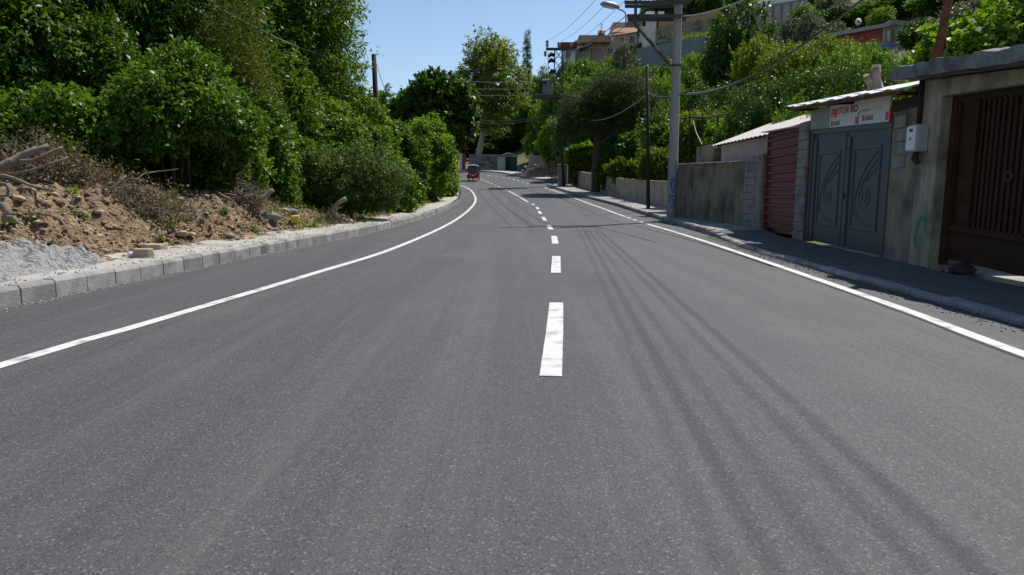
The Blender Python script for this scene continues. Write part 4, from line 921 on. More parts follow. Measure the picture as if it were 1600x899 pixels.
# grey double door, sign board, tin roof
D0, D1 = 11.5, 15.2
door = thing('double_door', FP(13, -.1, .06), 'dark grey steel double door with curved relief ornaments', 'door')
def dtop(y): return 2.28 + .047 * (y - 11.5)
mb = MB(); fbox(mb, D0, D0 + .1, -.2, -.06, .05, dtop(D0), dtop(D0 + .1)); fbox(mb, D1 - .1, D1, -.2, -.06, .05, dtop(D1 - .1), dtop(D1)); fbox(mb, D0 + .1, D1 - .1, -.2, -.06, dtop(D0 + .1) - .09, dtop(D0 + .1), dtop(D1 - .1), zb1=dtop(D1 - .1) - .09); mb.build('door_frame', M['door_grey'], door, bevel=.008)
dm = (D0 + D1) / 2
for (y0, y1) in ((D0 + .11, dm - .008), (dm + .008, D1 - .11)):
    mb = MB(); fbox(mb, y0, y1, -.17, -.12, .08, dtop(y0) - .1, dtop(y1) - .1); ztop = dtop(y0) - .09; leaf = mb.build('door_leaf', M['door_grey'], door, bevel=.006)
    def dpart(n, f, bv=.01):
        mb = MB(); f(mb); o = mb.build(n, M['door_grey'], leaf, bevel=bv); return o
    for e0, e1 in ((y0 + .02, y0 + .16), (y1 - .16, y1 - .02)): dpart('pilaster', lambda m_: fbox(m_, e0, e1, -.12, -.085, .12, ztop - .03))
    i0, i1 = y0 + .36, y1 - .36
    dpart('panel_frame', lambda m_: (fbox(m_, i0 - .05, i0, -.12, -.1, .45, 1.95), fbox(m_, i1, i1 + .05, -.12, -.1, .45, 1.95), fbox(m_, i0, i1, -.12, -.1, 1.9, 1.95), fbox(m_, i0, i1, -.12, -.1, .45, .5)))
    def Lp(u, z): return FP(i1 - u * (i1 - i0), -.118, z)     # u from the far (left) edge
    def curve(pts, r): dpart('ornament', lambda m_: m_.tube([Lp(*q) for q in catmull(pts, .05)], r, 6), 0)
    curve([(.95, 1.85), (.6, 1.65), (.3, 1.35), (.12, 1.0), (.1, .7)], .014); curve([(.95, 1.72), (.7, 1.55), (.45, 1.35), (.3, 1.2)], .013); curve([(.95, 1.56), (.75, 1.46), (.5, 1.32)], .012)
    curve([(.5 + .22 * math.cos(a), 1.05 + .17 * math.sin(a)) for a in np.linspace(0, 6.28, 13)], .011); curve([(.5 + .1 * math.cos(a), 1.05 + .08 * math.sin(a)) for a in np.linspace(0, 6.28, 11)], .011)
    for k in range(4): curve([(.1 + .1 * k, .8 - .05 * k), (.3 + .1 * k, .66 - .02 * k), (.55 + .1 * k, .56)], .011)
mb = MB(); fbox(mb, dm - .09, dm - .03, -.12, -.07, 1.0, 1.12); fbox(mb, dm - .2, dm - .06, -.075, -.05, 1.07, 1.09); mb.build('handle', M['black'], door, bevel=.004)
# sign board
sign = thing('sign_board', FP(13, -.05, 2.4), 'white printed board with red logos above the grey double door', 'sign')
zb, zt = 2.4, 2.83
def sz(y): return 2.285 + .047 * (y - 11.5)
mb = MB(); fbox(mb, 11.55, 14.1, -.06, -.03, sz(11.55), sz(11.55) + .42, sz(14.1) + .42, zb1=sz(14.1)); mb.build('panel', M['board'], sign)
mb = MB(); fbox(mb, 14.105, 15.2, -.06, -.031, sz(14.1), sz(14.1) + .42, sz(15.2) + .4, zb1=sz(15.2)); mb.build('grey_panel', M['board_g'], sign)
mb = MB(); fbox(mb, 11.5, 11.545, -.06, -.028, sz(11.5), 2.52); mb.build('red_edge', M['ink_r'], sign)
def text_mesh(s, size):
    cu = bpy.data.curves.new('letters', 'FONT'); cu.body = s; cu.size = size; cu.offset = size * .018
    o = bpy.data.objects.new('letters', cu); link(o); dg = bpy.context.evaluated_depsgraph_get(); me = bpy.data.meshes.new_from_object(o.evaluated_get(dg)); bpy.data.objects.remove(o); return me
def put_text(s, size, y, z, m, parent, nm='lettering', sx=1.0, skew=0.):
    me = text_mesh(s, size); mb = MB()
    for v in me.vertices:
        yy = y + .25 - v.co.x * sx; v.co = FP(yy, -.026, z - .06 + v.co.y + .047 * (yy - 13.5)) - org(parent)
    me.materials.clear(); me.materials.append(m); o = mobj(nm, me, parent); return o
mb = MB()
def rect(y0, y1, z0, z1, o, m, nm):
    mb = MB(); ya, yb = min(y0, y1) + .25, max(y0, y1) + .25; ea, eb = .047 * (ya - 13.5) - .06, .047 * (yb - 13.5) - .06; fbox(mb, ya, yb, -.03, o, z0 + ea, z1 + ea, z1 + eb, zb1=z0 + eb); return mb.build(nm, m, sign)
rect(13.78, 13.52, 2.63, 2.79, -.026, M['ink_r'], 'logo_square'); 
mb = MB(); stroke(mb, [(13.73, 2.75), (13.6, 2.75), (13.73, 2.67), (13.58, 2.67)], .018, lambda y, z: FP(y + .25, -.0235, z - .05)); mb.build('logo_mark', M['board'], sign)
put_text('STOR', .17, 13.5, 2.68, M['ink_r'], sign, sx=1.35); put_text('BO', .17, 12.86, 2.68, M['ink_k'], sign, sx=1.4)
for y, z in ((13.78, 2.47), (12.33, 2.5)): rect(y, y - .1, z - .01, z + .1, -.026, M['ink_o'], 'logo_square'); put_text('ASAS', .125, y - .13, z, M['ink_k'], sign, sx=1.15)
rect(12.62, 12.52, 2.46, 2.58, -.026, M['ink_o'], 'logo_square'); rect(11.42, 11.32, 2.47, 2.6, -.026, M['ink_o'], 'logo_square')
put_text('STORBOND', .055, 12.35, 2.66, M['ink_p'], sign, sx=1.1)
for z in (2.66, 2.7): rect(11.95, 11.55, z, z + .008, -.026, M['ink_p'], 'print_line')
mb = MB(); stroke(mb, [(12.5, 2.44), (12.47, 2.55), (12.5, 2.62), (12.4, 2.68)], .02, lambda y, z: FP(y + .25, -.022, z - .1)); mb.build('crack', M['dead'], sign)
# tin roof
tin = thing('tin_roof', FP(13, 0, 2.9), 'corrugated tin lean-to roof over the grey double door', 'roof')
def roofz(y): return 2.6 + .06 * (y - 9.76)
ny = 24
for k in range(7):
    y0 = 10.52 + k * .74; y1 = y0 + .755; mb = MB(); vv = []
    for i in range(13):
        y = y0 + (y1 - y0) * i / 12; wv = .006 * (1 if (i // 3) % 2 else -1) * (0 if i in (0, 12) else 1)
        lift = .02 + .04 * i / 12
        for o in (.36, -.9, -2.0): vv.append(FP(y, o, roofz(y) + wv + lift + .185 * (.36 - o)))
    n = len(vv); vv += [Vector(v) - Vector((0, 0, .012)) for v in vv]
    fs = []
    for i in range(12):
        for j in range(2): a = i * 3 + j; fs += [(a, a + 1, a + 4, a + 3), (n + a, n + a + 3, n + a + 4, n + a + 1)]
        a = i * 3; fs.append((a, a + 3, n + a + 3, n + a)); a += 2; fs.append((a, n + a, n + a + 3, a + 3))
    fs += [(0, n, n + 1, 1), (1, n + 1, n + 2, 2), (36, 37, n + 37, n + 36), (37, 38, n + 38, n + 37)]
    mb.add(vv, fs); mb.build('roof_sheet', M['tin'], tin)
mb = MB(); a, b = FP(10.53, .3), FP(15.65, .3)
mb.obox((a.x, a.y, roofz(10.53) - .045), (b.x - a.x, b.y - a.y, roofz(15.65) - roofz(10.53)), (.04, 0, 0), (0, 0, .045)); mb.build('eave_beam', M['rust'], tin)
for y in (10.7, 13.0, 15.4): mb = MB(); fbox(mb, y - .03, y + .03, -.5, .25, roofz(y) - .06, roofz(y) - .005); mb.build('rafter', M['wood_d'], tin)
mb = MB(); fbox(mb, 10.51, D0 - .01, -.075, -.035, 2.44, 2.6); mb.build('fascia_board', M['wood_d'], tin)
# sawn stump on the roof
p = FP(12.15, -.3, roofz(12.15) + .08); p = at(1368, 141, 12.3)
p.z = roofz(12.3) + .13; p.x = FP(12.3, .05).x; p.x = at(1366, 140, 12.3).x
stump = thing('sawn_stump', p, 'sawn forked piece of grey tree trunk standing on the tin roof', 'log')
mb = MB(); mb.tube([p + Vector((0, 0, -.04)) * 1.25, p + Vector((0, 0, .1)) * 1.25, p + Vector((-.01, 0, .22)) * 1.25, p + Vector((.01, 0, .33)) * 1.25], [0.1260, 0.1080, 0.0900, 0.0720], 12); mb.build('trunk', M['log'], stump, smooth=True)
mb = MB(); mb.tube([p + Vector((.01, 0, .331)) * 1.25, p + Vector((.012, 0, .345)) * 1.25], [0.0696, 0.0600], 12); mb.build('cut_face', M['cutwood'], stump)
mb = MB(); mb.tube([p + Vector((-.03, 0, .08)) * 1.25, p + Vector((-.11, -.02, .15)) * 1.25, p + Vector((-.14, -.03, .19)) * 1.25], [0.0720, 0.0600, 0.0540], 10); mb.build('branch_stub', M['log'], stump, smooth=True)
mb = MB(); mb.tube([p + Vector((-.141, -.03, .191)) * 1.25, p + Vector((-.15, -.034, .205)) * 1.25], [0.0516, 0.0456], 10); mb.build('cut_face', M['cutwood'], stump)
mb = MB(); mb.tube([p + Vector((.05, 0, .18)) * 1.25, p + Vector((.09, 0, .08)) * 1.25, p + Vector((.12, 0, -.04)) * 1.25], [0.0240, 0.0300, 0.0360], 7); mb.build('branch_stub', M['white'], stump, smooth=True)
mb = MB(); mb.tube([p + Vector((.04, 0, .15)) * 1.25, p + Vector((.12, .02, .23)) * 1.25, p + Vector((.17, .03, .25)) * 1.25], [0.0180, 0.0144, 0.0096], 6); mb.build('twig', M['rust'], stump)
# block pillar
pil = thing('block_pillar', FP(15.5), 'rough grey concrete block pillar between the red panel and the grey door', 'pillar')
for k in range(13):
    z = .06 + k * .2; yo = .04 * (k % 2)
    segs = [(15.26, 15.85)] if k % 2 else [(15.26, 15.54), (15.555, 15.85)]
    for y0, y1 in segs: mb = MB(); fbox(mb, y0, y1 , -.25, .0 + random.uniform(-.012, .012), z, z + .188); mb.build('block', M['block'], pil, bevel=.012)
mb = MB(); fbox(mb, 15.29, 15.82, -.24, -.022, .06, 2.66); mb.build('mortar', M['conc'], pil)
mb = MB(); fbox(mb, 15.21, 15.25, -.15, -.04, .07, 2.72); tag(mb.build('rusty_post', M['rust']), 'thin rusty angle post left of the grey double door', 'post')
# red corrugated panel
red = thing('red_panel_door', FP(16.8), 'dark red metal panel door with horizontal ribs', 'door')
mb = MB(); prof = []
z = .2; k = 0
while z < 2.5:
    prof += [(z, .0), (z + .135, .0), (z + .15, .05), (z + .182, .05)]; z += .205
vv = []
for zz, o in prof:
    for y in (15.9, 18.2): vv.append(FP(y, -.12 + o, zz + .02 * (y < 16)))
mb.add(vv, [(2 * i, 2 * i + 1, 2 * i + 3, 2 * i + 2) for i in range(len(prof) - 1)])
o_ = mb.build('ribbed_sheet', M['red_panel'], red); sl = o_.modifiers.new('solid', 'SOLIDIFY'); sl.thickness = .01
mb = MB(); fbox(mb, 15.86, 15.9, -.17, -.06, .12, 2.55); fbox(mb, 18.2, 18.25, -.17, -.06, .12, 2.6); fbox(mb, 15.9, 18.2, -.17, -.07, 2.52, 2.57); mb.build('frame', M['red_panel'], red)
mb = MB(); fbox(mb, 15.86, 18.3, -.5, .1, 2.58, 2.6, 2.66, zb1=2.64); mb.build('cap_sheet', M['tin'], red)
# concrete wall with block pier
cw = thing('concrete_wall', FP(21), 'stained grey concrete yard wall right of the concrete pole', 'wall')
mb = MB(); fbox(mb, 18.26, 18.6, -.2, .02, .1, 2.1); mb.build('pier', M['conc'], cw, bevel=.02)
mb = MB(); pts = list(np.linspace(19.6, 26.1, 8))
for a, b in zip(pts[:-1], pts[1:]): fbox(mb, a, b, -.2, 0, .1, 1.95 + .02 * (a - 19.6), 1.95 + .02 * (b - 19.6))
mb.build('wall', M['conc'], cw)
for r_ in range(10):
    y = 18.605 + (.0 if r_ % 2 else -.0); xs_ = [18.605, 18.95, 19.33, 19.597] if r_ % 2 else [18.605, 18.78, 19.16, 19.597]
    for y0, y1 in zip(xs_[:-1], xs_[1:]): mb = MB(); fbox(mb, y0, y1 - .012, -.2, -.005 + random.uniform(-.01, .01), .12 + r_ * .197, .12 + r_ * .197 + .185); mb.build('block', M['block'], cw, bevel=.01)
mb = MB(); fbox(mb, 18.62, 19.58, -.19, -.025, .12, 2.08); mb.build('mortar', M['conc'], cw)
mb = MB()
for a, b in zip(pts[:-1], pts[1:]): fbox(mb, a, b, -.3, .1, 1.965 + .02 * (a - 19.6), 1.985 + .02 * (a - 19.6), 1.985 + .02 * (b - 19.6))
mb.build('cap_sheet', M['tin'], cw)
mb = MB(); mb.box(7.0, 7.2, 24.6, 26.6, .1, 2.75); mb.box(7.0, 9.4, 24.4, 24.6, .1, 2.62); tag(mb.build('yard_wall', M['conc'], bevel=.02), 'rough grey block wall standing behind the concrete wall', 'wall')
# pink shed
sh = thing('pink_shed', (8.6, 22.5, .1), 'low pink plastered shed with corrugated roof behind the concrete wall', 'shed')
a = at(1102, 228, 24.2); b = at(1215, 218, 17.6)
mb = MB(); mb.box(7.0, 10.2, 19.3, 23.4, .05, 2.62); mb.build('wall', M['pink'], sh)
mb = MB(); mb.box(6.985, 10.2, 17.2, 19.29, .05, 2.66); mb.build('side_wall', M['cream'], sh)
mb = MB(); n = 60; vv = []
for i in range(n + 1):
    y = 23.75 - i / n * 7.0; wv = .02 * math.sin(i * 2.1)
    for x, dy, z in ((6.75, 0, 2.62), (9.6, 2.6, 3.58), (11.8, 2.6, 2.85)): vv.append((x, y + dy, z + wv))
mb.add(vv, [(3 * i + j, 3 * i + j + 1, 3 * i + j + 4, 3 * i + j + 3) for i in range(n) for j in range(2)])
o_ = mb.build('corrugated_roof', M['tin_pink'], sh); sl = o_.modifiers.new('solid', 'SOLIDIFY'); sl.thickness = .012
# pergola frame
pg = thing('pergola_frame', (8.2, 28.5, tz(8.2, 28.5)), 'bent pergola frame of thin poles behind the concrete wall', 'pergola')
for k, (x1, y1) in enumerate([(1078, 27), (1098, 28), (1122, 28)]):
    q = at(x1, 178, y1); mb = MB(); mb.tube([(q.x, q.y, tz(q.x, q.y)), q], .03, 6); mb.build('post', M['wood_d'], pg)
mb = MB(); mb.tube([at(1060, 186, 27), at(1085, 183, 27.2), at(1105, 184, 27.6), at(1140, 178, 28)], .035, 6); mb.build('rail', M['wood_d'], pg)
mb = MB(); mb.tube([at(1083, 190, 27), at(1088, 208, 26.5), at(1097, 226, 25.8)], .018, 6); mb.build('hanging_rope', M['wire_l'], pg)

# ---------------------------------------------------------------- low garden wall along the right pavement
gw = thing('garden_wall', (7.6, 40, g(40)), 'low tan block garden wall behind the right pavement', 'wall')
ysw = [27.3] + list(np.arange(29.0, 55.1, 2.0))
mb = MB()
for a, b in zip(ysw[:-1], ysw[1:]):
    xa, xb = lerp_poly(WALLX, a), lerp_poly(WALLX, b); za, zb_ = g(a), g(b); h = 1.42
    mb.add([(xa, a, za), (xa + .2, a, za), (xb + .2, b, zb_), (xb, b, zb_), (xa, a, za + h), (xa + .2, a, za + h), (xb + .2, b, zb_ + h), (xb, b, zb_ + h)], [(0, 1, 2, 3), (7, 6, 5, 4), (1, 0, 4, 5), (2, 1, 5, 6), (3, 2, 6, 7), (0, 3, 7, 4)])
mb.build('wall', M['wall_tan'], gw)
mb = MB()
for a, b in zip(list(np.arange(55, 64, 2.)), list(np.arange(57, 66, 2.))):
    xa, xb = lerp_poly(WALLX, a), lerp_poly(WALLX, b); za, zb_ = g(a), g(b); h = 1.5
    mb.add([(xa, a, za), (xa + .2, a, za), (xb + .2, b, zb_), (xb, b, zb_), (xa, a, za + h), (xa + .2, a, za + h), (xb + .2, b, zb_ + h), (xb, b, zb_ + h)], [(0, 1, 2, 3), (7, 6, 5, 4), (1, 0, 4, 5), (2, 1, 5, 6), (3, 2, 6, 7), (0, 3, 7, 4)])
mb.build('wall_end', M['conc_light'], gw)
for k, y in enumerate((36.5, 40.5, 44.5)):
    q = Vector((lerp_poly(WALLX, y) + .3, y, g(y))); mb = MB(); mb.tube([q, q + Vector((.02, 0, 2.3 + .2 * (k % 2)))], .03, 6); tag(mb.build('fence_stake', M['wood_d']), ['thin stake behind the low wall nearest the dark post', 'thin stake behind the middle of the low wall', 'thin stake behind the low wall nearest the conifer'][k], 'stake')

# ---------------------------------------------------------------- poles and wires
def wire(label, A, B, sag=.3, r=.012, m='wire', n=14, name='overhead_wire'):
    A, B = Vector(A), Vector(B); mb = MB()
    mb.tube([A.lerp(B, i / n) - Vector((0, 0, sag * 4 * (i / n) * (1 - i / n))) for i in range(n + 1)], r, 5)
    return tag(mb.build(name, M[m]), label, 'wire')
PY = 25.3; pb = Vector((5.8, PY, g(PY)))
cp = thing('concrete_pole', pb, 'tall grey concrete power pole with steel crossarms and blue graffiti', 'power pole')
mb = MB(); topx = at(1060, 0, PY).x
px0 = at(1049, 344, PY).x
def pole_c(z): return Vector((px0 + (topx - px0) * z / 8.2, PY, z))
def pole_r(z): return .185 - .006 * z
zs_ = np.linspace(-.3, 9.6, 14)
mb.tube([pole_c(z) for z in zs_], [pole_r(z) for z in zs_], 20); mb.build('shaft', M['pole_c'], cp, smooth=True)
def pz(py): return zat(py, PY)
for py, xl_ in ((7, 974), (28, 978)):
    z = pz(py); xr = topx + .35; xl_w = at(xl_, py, PY).x
    mb = MB(); mb.box(xl_w, xr, PY - .3, PY - .22, z - .055, z + .055); mb.build('crossarm', M['steel_d'], cp, bevel=.006)
    mb = MB(); mb.box(xl_w + .1, xr, PY + .22, PY + .3, z - .055, z + .055); mb.build('crossarm', M['steel_d'], cp, bevel=.006)
mb = MB(); s0 = at(990, 38, PY); mb.box(s0.x - .05, s0.x + .05, PY - .36, PY - .305, s0.z, s0.z + 1.8); mb.build('upright', M['steel_d'], cp)
mb = MB(); mb.tube([at(989, 33, PY - .33), at(1047, 103, PY - .22)], .06, 6); mb.build('brace', M['steel_d'], cp)
mb = MB(); c = pole_c(pz(103)); mb.tube([c - Vector((0, 0, .035)), c + Vector((0, 0, .035))], pole_r(5) + .03, 16); mb.build('clamp', M['steel_d'], cp)
for k, xx in enumerate((4.2, 5.4, 5.56, 5.68, 5.85, 5.97)):
    q = Vector((xx + .25, PY - .26, pz(7) - .0)); mb = MB(); mb.tube([q + Vector((0, 0, .05)), q + Vector((0, 0, .12)), q + Vector((0, 0, .2)), q + Vector((0, 0, .26))], [.03, .055, .045, .02], 8); mb.build('insulator', M['h_brown'], cp)
# street lamp on the crossarm
sl_ = thing('street_lamp', at(978, 30, PY - .3), 'grey cobra-head street lamp at the crossarm end', 'street lamp')
mb = MB(); mb.tube([at(978, 40, PY - .35), at(978, 27, PY - .35), at(977, 20, PY - .36), at(971, 16, PY - .4), at(966, 15, PY - .4)], .025, 7); mb.build('arm', M['galv'], sl_, smooth=True)
A = at(968, 13, PY - .4); B = at(938, 7, PY - .55); ax = (B - A); L_ = ax.length; ax.normalize(); sd = Vector((0, 1, 0)); upv = sd.cross(ax) * (1 if sd.cross(ax).z > 0 else -1)
mb = MB(); rings = []
for t, w_, h1 in [(0, .05, .04), (.08, .1, .11), (.3, .13, .15), (.65, .15, .16), (.9, .11, .11), (1, .03, .03)]:
    c = A + ax * L_ * t; rings.append([c + sd * w_ * math.cos(a) + upv * (h1 * max(0, math.sin(a)) + .03 * min(0, math.sin(a))) for a in np.linspace(0, 6.283, 15)[:-1]])
vv = [v for r_ in rings for v in r_]; n = 14
mb.add(vv, [(i * n + k, i * n + (k + 1) % n, (i + 1) * n + (k + 1) % n, (i + 1) * n + k) for i in range(5) for k in range(n)] + [tuple(range(n))[::-1], tuple(5 * n + k for k in range(n))])
mb.build('housing', M['galv'], sl_, smooth=True)
mb = MB(); rings = []
for t, w_ in [(.25, .06), (.35, .11), (.7, .12), (.88, .06)]:
    c = A + ax * L_ * t - upv * .028; rings.append([c + sd * w_ * math.cos(a) + upv * (.05 * min(0, math.sin(a))) for a in np.linspace(0, 6.283, 13)[:-1]])
n = 12; mb.add([v for r_ in rings for v in r_], [(i * n + k, i * n + (k + 1) % n, (i + 1) * n + (k + 1) % n, (i + 1) * n + k) for i in range(3) for k in range(n)]); mb.build('lens', M['lens'], sl_, smooth=True)
# blue graffiti wrapped on the shaft
mb = MB()
def onpole(u, z):
    c = pole_c(z); r_ = pole_r(z) + .004; a = -math.pi / 2 + u / r_; return c + Vector((math.cos(a), math.sin(a), 0)) * r_
for st in ([(-.14, 1.55), (.13, 1.53)], [(-.06, 1.53), (-.07, 1.3), (-.03, 1.28)], [(-.13, 1.42), (-.02, 1.06), (.1, 1.38)], [(.02, 1.5), (.05, 1.4)], [(-.14, .95), (.12, .96)], [(-.12, .95), (-.13, .7)], [(.1, .96), (.08, .78), (-.02, .68)], [(-.02, .85), (.06, .7), (.08, .58), (-.03, .53), (-.1, .58)]):
    stroke(mb, st, .04, onpole)
mb.build('blue_graffiti', M['blue_ink'], cp)
# dark timber posts
def post(label, px_, pyb, pyt, Y, r, pxt=None, m='wood_d', name='timber_post', zb_=None):
    b_ = at(px_, pyb, Y); t_ = at(pxt if pxt else px_, pyt, Y); b_.z = zb_ if zb_ is not None else b_.z - .2
    return tag(thing_mesh(name, b_, t_, r, m), label, 'post')
def thing_mesh(name, b_, t_, r, m):
    mb = MB(); mb.tube([b_, b_.lerp(t_, .5) + Vector((.015, 0, 0)), t_], [r * 1.1, r, r * .85], 10); o = mb.build(name, M[m], smooth=True); return o
post('dark timber post standing on the right pavement left of the concrete pole', 1013, 332, 104, 32.4, .085, 1011)
post('dark timber post rising out of the bushes against the sky', 591, 260, 85, 31.8, .12, 584)
post('leaning dark post beside the transformer mast', 881, 293, 178, 63, .13, 875)
post('thin orange and rust painted post on the pavement at the bend', 716, 291, 252, 62, .06, 716, 'orange', 'marker_post')
# transformer mast
MY = 66.0; mbx = 4.3; mz = g(MY) + .1
tm = thing('transformer_mast', (mbx, MY, mz), 'dark lattice steel transformer mast with platform', 'power mast')
mh = zat(78, MY) - mz
def leg(sx, sy, z): w_ = .52 - .16 * z / mh; return Vector((mbx + sx * w_, MY + sy * w_ * .7, mz + z))
for sx in (-1, 1):
    for sy in (-1, 1): mb = MB(); mb.tube([leg(sx, sy, -.2), leg(sx, sy, mh)], .055, 4); mb.build('leg', M['steel_d'], tm)
nb = 13
for k in range(nb):
    z0, z1 = mh * k / nb, mh * (k + 1) / nb; mb = MB()
    for sy in (-1, 1): mb.tube([leg(-1, sy, z0), leg(1, sy, z1)], .028, 4); mb.tube([leg(1, sy, z0), leg(-1, sy, z1)], .028, 4)
    for sx in (-1, 1): mb.tube([leg(sx, -1, z0), leg(sx, 1, z1)], .028, 4)
    mb.build('lattice', M['steel_d'], tm)
def mbox(nm, px0, px1, py0, py1, d0, d1, m, bv=0):
    a_ = at(px0, py1, MY); b_ = at(px1, py0, MY); mb = MB(); mb.box(a_.x, b_.x, MY + d0, MY + d1, a_.z, b_.z); return mb.build(nm, M[m], tm, bevel=bv)
mbox('crossarm', 853, 898, 75, 79, -.1, .1, 'steel_d'); mbox('platform', 831, 886, 150, 154, -.7, .7, 'steel_d'); mbox('transformer_case', 848, 862, 133, 150, -.5, .4, 'h_teal', .03); mbox('transformer_lid', 847, 858, 124, 126.5, -.4, .3, 'white'); mbox('bushing', 850, 855, 127, 133, -.1, .1, 'steel_d')
mbox('top_rail', 831, 886, 128, 129.5, -.7, -.62, 'steel_d'); 
for px_ in (832, 839, 846, 866): mbox('rail_post', px_, px_ + 1.6, 129.5, 150, -.7, -.62, 'steel_d')
for k, (x0, y0) in enumerate([(857, 86), (857, 95), (858, 112)]):
    mb = MB(); mb.tube([at(x0, y0 + 3, MY - .3), at(x0 + 4, y0 - 1, MY - .3), at(x0 + 10, y0 + 1, MY - .2)], [.1, .2, .16], 8); mb.build('fuse_switch', M['black'], tm, smooth=True)
mbox('switch_bar', 855.5, 856.7, 84, 114, -.35, -.25, 'steel_d')
for x0, y0, y1 in [(855, 63, 75), (873, 66, 75), (892, 67, 75), (852, 80, 89), (890, 80, 89)]:
    mb = MB(); q0, q1 = at(x0, y0, MY), at(x0, y1, MY); mb.tube([q1, q1.lerp(q0, .35), q1.lerp(q0, .5), q1.lerp(q0, .8), q0], [.05, .15, .09, .16, .05], 8); mb.build('insulator', M['h_brown'], tm, smooth=True)
# cabinet by the mast
cb = at(876, 291, 64.0); root = thing('utility_cabinet', (cb.x, 64, g(64) + .14), 'grey green concrete utility cabinet at the foot of the mast', 'cabinet')
a_, b_ = at(872, 290, 64), at(884.5, 258, 64); mb = MB(); mb.box(a_.x, b_.x, 63.6, 64.5, g(64), b_.z); mb.build('case', M['conc_light'], root, bevel=.02)
mb = MB(); mb.box(a_.x - .06, b_.x + .06, 63.54, 64.56, b_.z, b_.z + .08); mb.build('cap', M['h_white'], root); mb = MB(); mb.box(a_.x + .14, b_.x - .1, 63.57, 63.598, g(64) + .25, b_.z - .12); mb.build('door', M['board_g'], root)
mb = MB(); q = at(886.5, 288, 63.4); mb.tube([Vector((q.x, 63.4, g(63.4))), Vector((q.x, 63.4, zat(258, 63.4)))], .06, 8); tag(mb.build('conduit', M['white']), 'white conduit right of the utility cabinet', 'pipe')

# wires: mains from the mast over the road towards and past the camera
poleA = lambda px_, py_: at(px_, py_, PY - .26)
ends_far = [at(855, 64, MY), at(873, 66, MY), at(892, 68, MY)]
for k, (xo, z_) in enumerate([(4.35, 9.4), (5.0, 9.5), (5.7, 9.6)]):
    wire(['highest power wire rising from the left end of the mast crossarm', 'power wire rising from the middle of the mast crossarm', 'power wire rising from the right end of the mast crossarm'][k], ends_far[k], (xo, PY, z_), .5, .011)
lv = [(5.4, 2.95, .006), (5.56, 3.1, .0095), (5.68, 3.35, .006), (5.85, 3.75, .0075), (5.97, 4.0, .01)]
for k, (xp, xn, rw) in enumerate(lv):
    wire(['low voltage wire from the crossarm towards the viewer, outermost over the road', 'low voltage wire towards the viewer, second from the road', 'low voltage wire towards the viewer, third from the road', 'low voltage wire towards the viewer, fourth from the road', 'low voltage wire towards the viewer, nearest the pole'][k], (xp + .25, PY - .26, pz(7) + .24), (xn + .25, -14, 8.75), .15, rw, n=20)
for k, (px_, t_) in enumerate([(980, 857), (1000, 874)]):
    wire(['low wire between the concrete pole and the mast, left', 'low wire between the concrete pole and the mast, right'][k], at(px_, 24, PY), at(t_, 92, MY), .4, .014)
wire('thick black cable climbing right from the concrete pole over the tin roof', at(1060, 148, PY), at(1352, -4, 12.5), .5, .024)
wire('thin cable hanging under the thick black cable', at(1075, 146, 24.6), at(1222, 92, 18), .2, .014, 'wire_l')
wire('twisted pale cable from the crossarm towards the upper right', at(1062, 26, PY), at(1175, -6, 18), .12, .022, 'wire_l')
wire('pale cable between the concrete pole and the dark post', at(1056, 148, PY), at(1012, 145, 32.4), .12, .016, 'wire_l')
wire('pale cable from the dark post past the conifer', at(1012, 147, 32.4), at(925, 188, 52), .35, .022, 'wire_l')
wire('pale cable from the conifer to the leaning post', at(925, 188, 52), at(876, 178, 63), .3, .025, 'wire_l')
wire('cable crossing the tree tops at upper left down to the sky post', at(335, 8, 22), at(586, 105, 31.8), .35, .018, 'wire_l')
wire('thin wire from the sky post down into the trees at right', at(586, 92, 31.8), at(612, 160, 50), .3, .014)
for k, (y0, y1) in enumerate([(127, 128), (138, 139), (148, 149)]):
    wire(['upper pale wire crossing before the plane tree to the mast', 'middle pale wire crossing before the plane tree', 'lower pale wire crossing before the plane tree'][k], at(705 - 5 * k, y0, 72), at(832, y1, MY), .06, .028, 'wire_l')
for k in range(2):
    wire(['sagging cable from the mast towards the bend', 'lower sagging cable from the mast towards the bend'][k], at(742, 186 + 5 * k, 80), at(866, 176 + 2 * k, MY), .5, .03)

# ---------------------------------------------------------------- far bend: walls, booth, soil heap, vehicle
def wbox(name, label, cat, px0, px1, py0, py1, Y, dep, m, parent=None):
    a_ = at(px0, py1, Y); b_ = at(px1, py0, Y); mb = MB(); mb.box(a_.x, b_.x, Y, Y + dep, min(a_.z, tz((a_.x + b_.x) / 2, Y)) - .3, b_.z)
    o = mb.build(name, M[m], parent, bevel=.03); return tag(o, label, cat) if label else o
sw = thing('stone_wall', (-5, 99, g(99)), 'dark shaded block wall behind the far bend', 'wall')
rr = random.Random(2); a_ = at(733, 266, 99); b_ = at(800, 241, 99); hh = b_.z - g(99)
mb = MB(); mb.box(a_.x, b_.x, 99.02, 99.4, g(99) - .3, b_.z - .05); mb.build('core', M['conc'], sw)
nrow = 5
for r_ in range(nrow):
    x = a_.x; z0 = g(99) + hh * r_ / nrow
    while x < b_.x - .2:
        w_ = rr.uniform(.7, 1.3); mb = MB(); mb.box(x, min(x + w_ - .03, b_.x), 98.9 + rr.uniform(-.04, .04), 99.02, z0, z0 + hh / nrow - .03); mb.build('stone', M['conc' if rr.random() < .6 else 'block'], sw); x += w_
wbox('gate_post', 'pale post at the far left of the bend beside a red gate', 'post', 718, 722, 240, 262, 99.5, .4, 'h_white')
wbox('red_gate', 'narrow dark red gate at the far bend', 'gate', 722.4, 727, 240, 263, 99.6, .1, 'h_red')
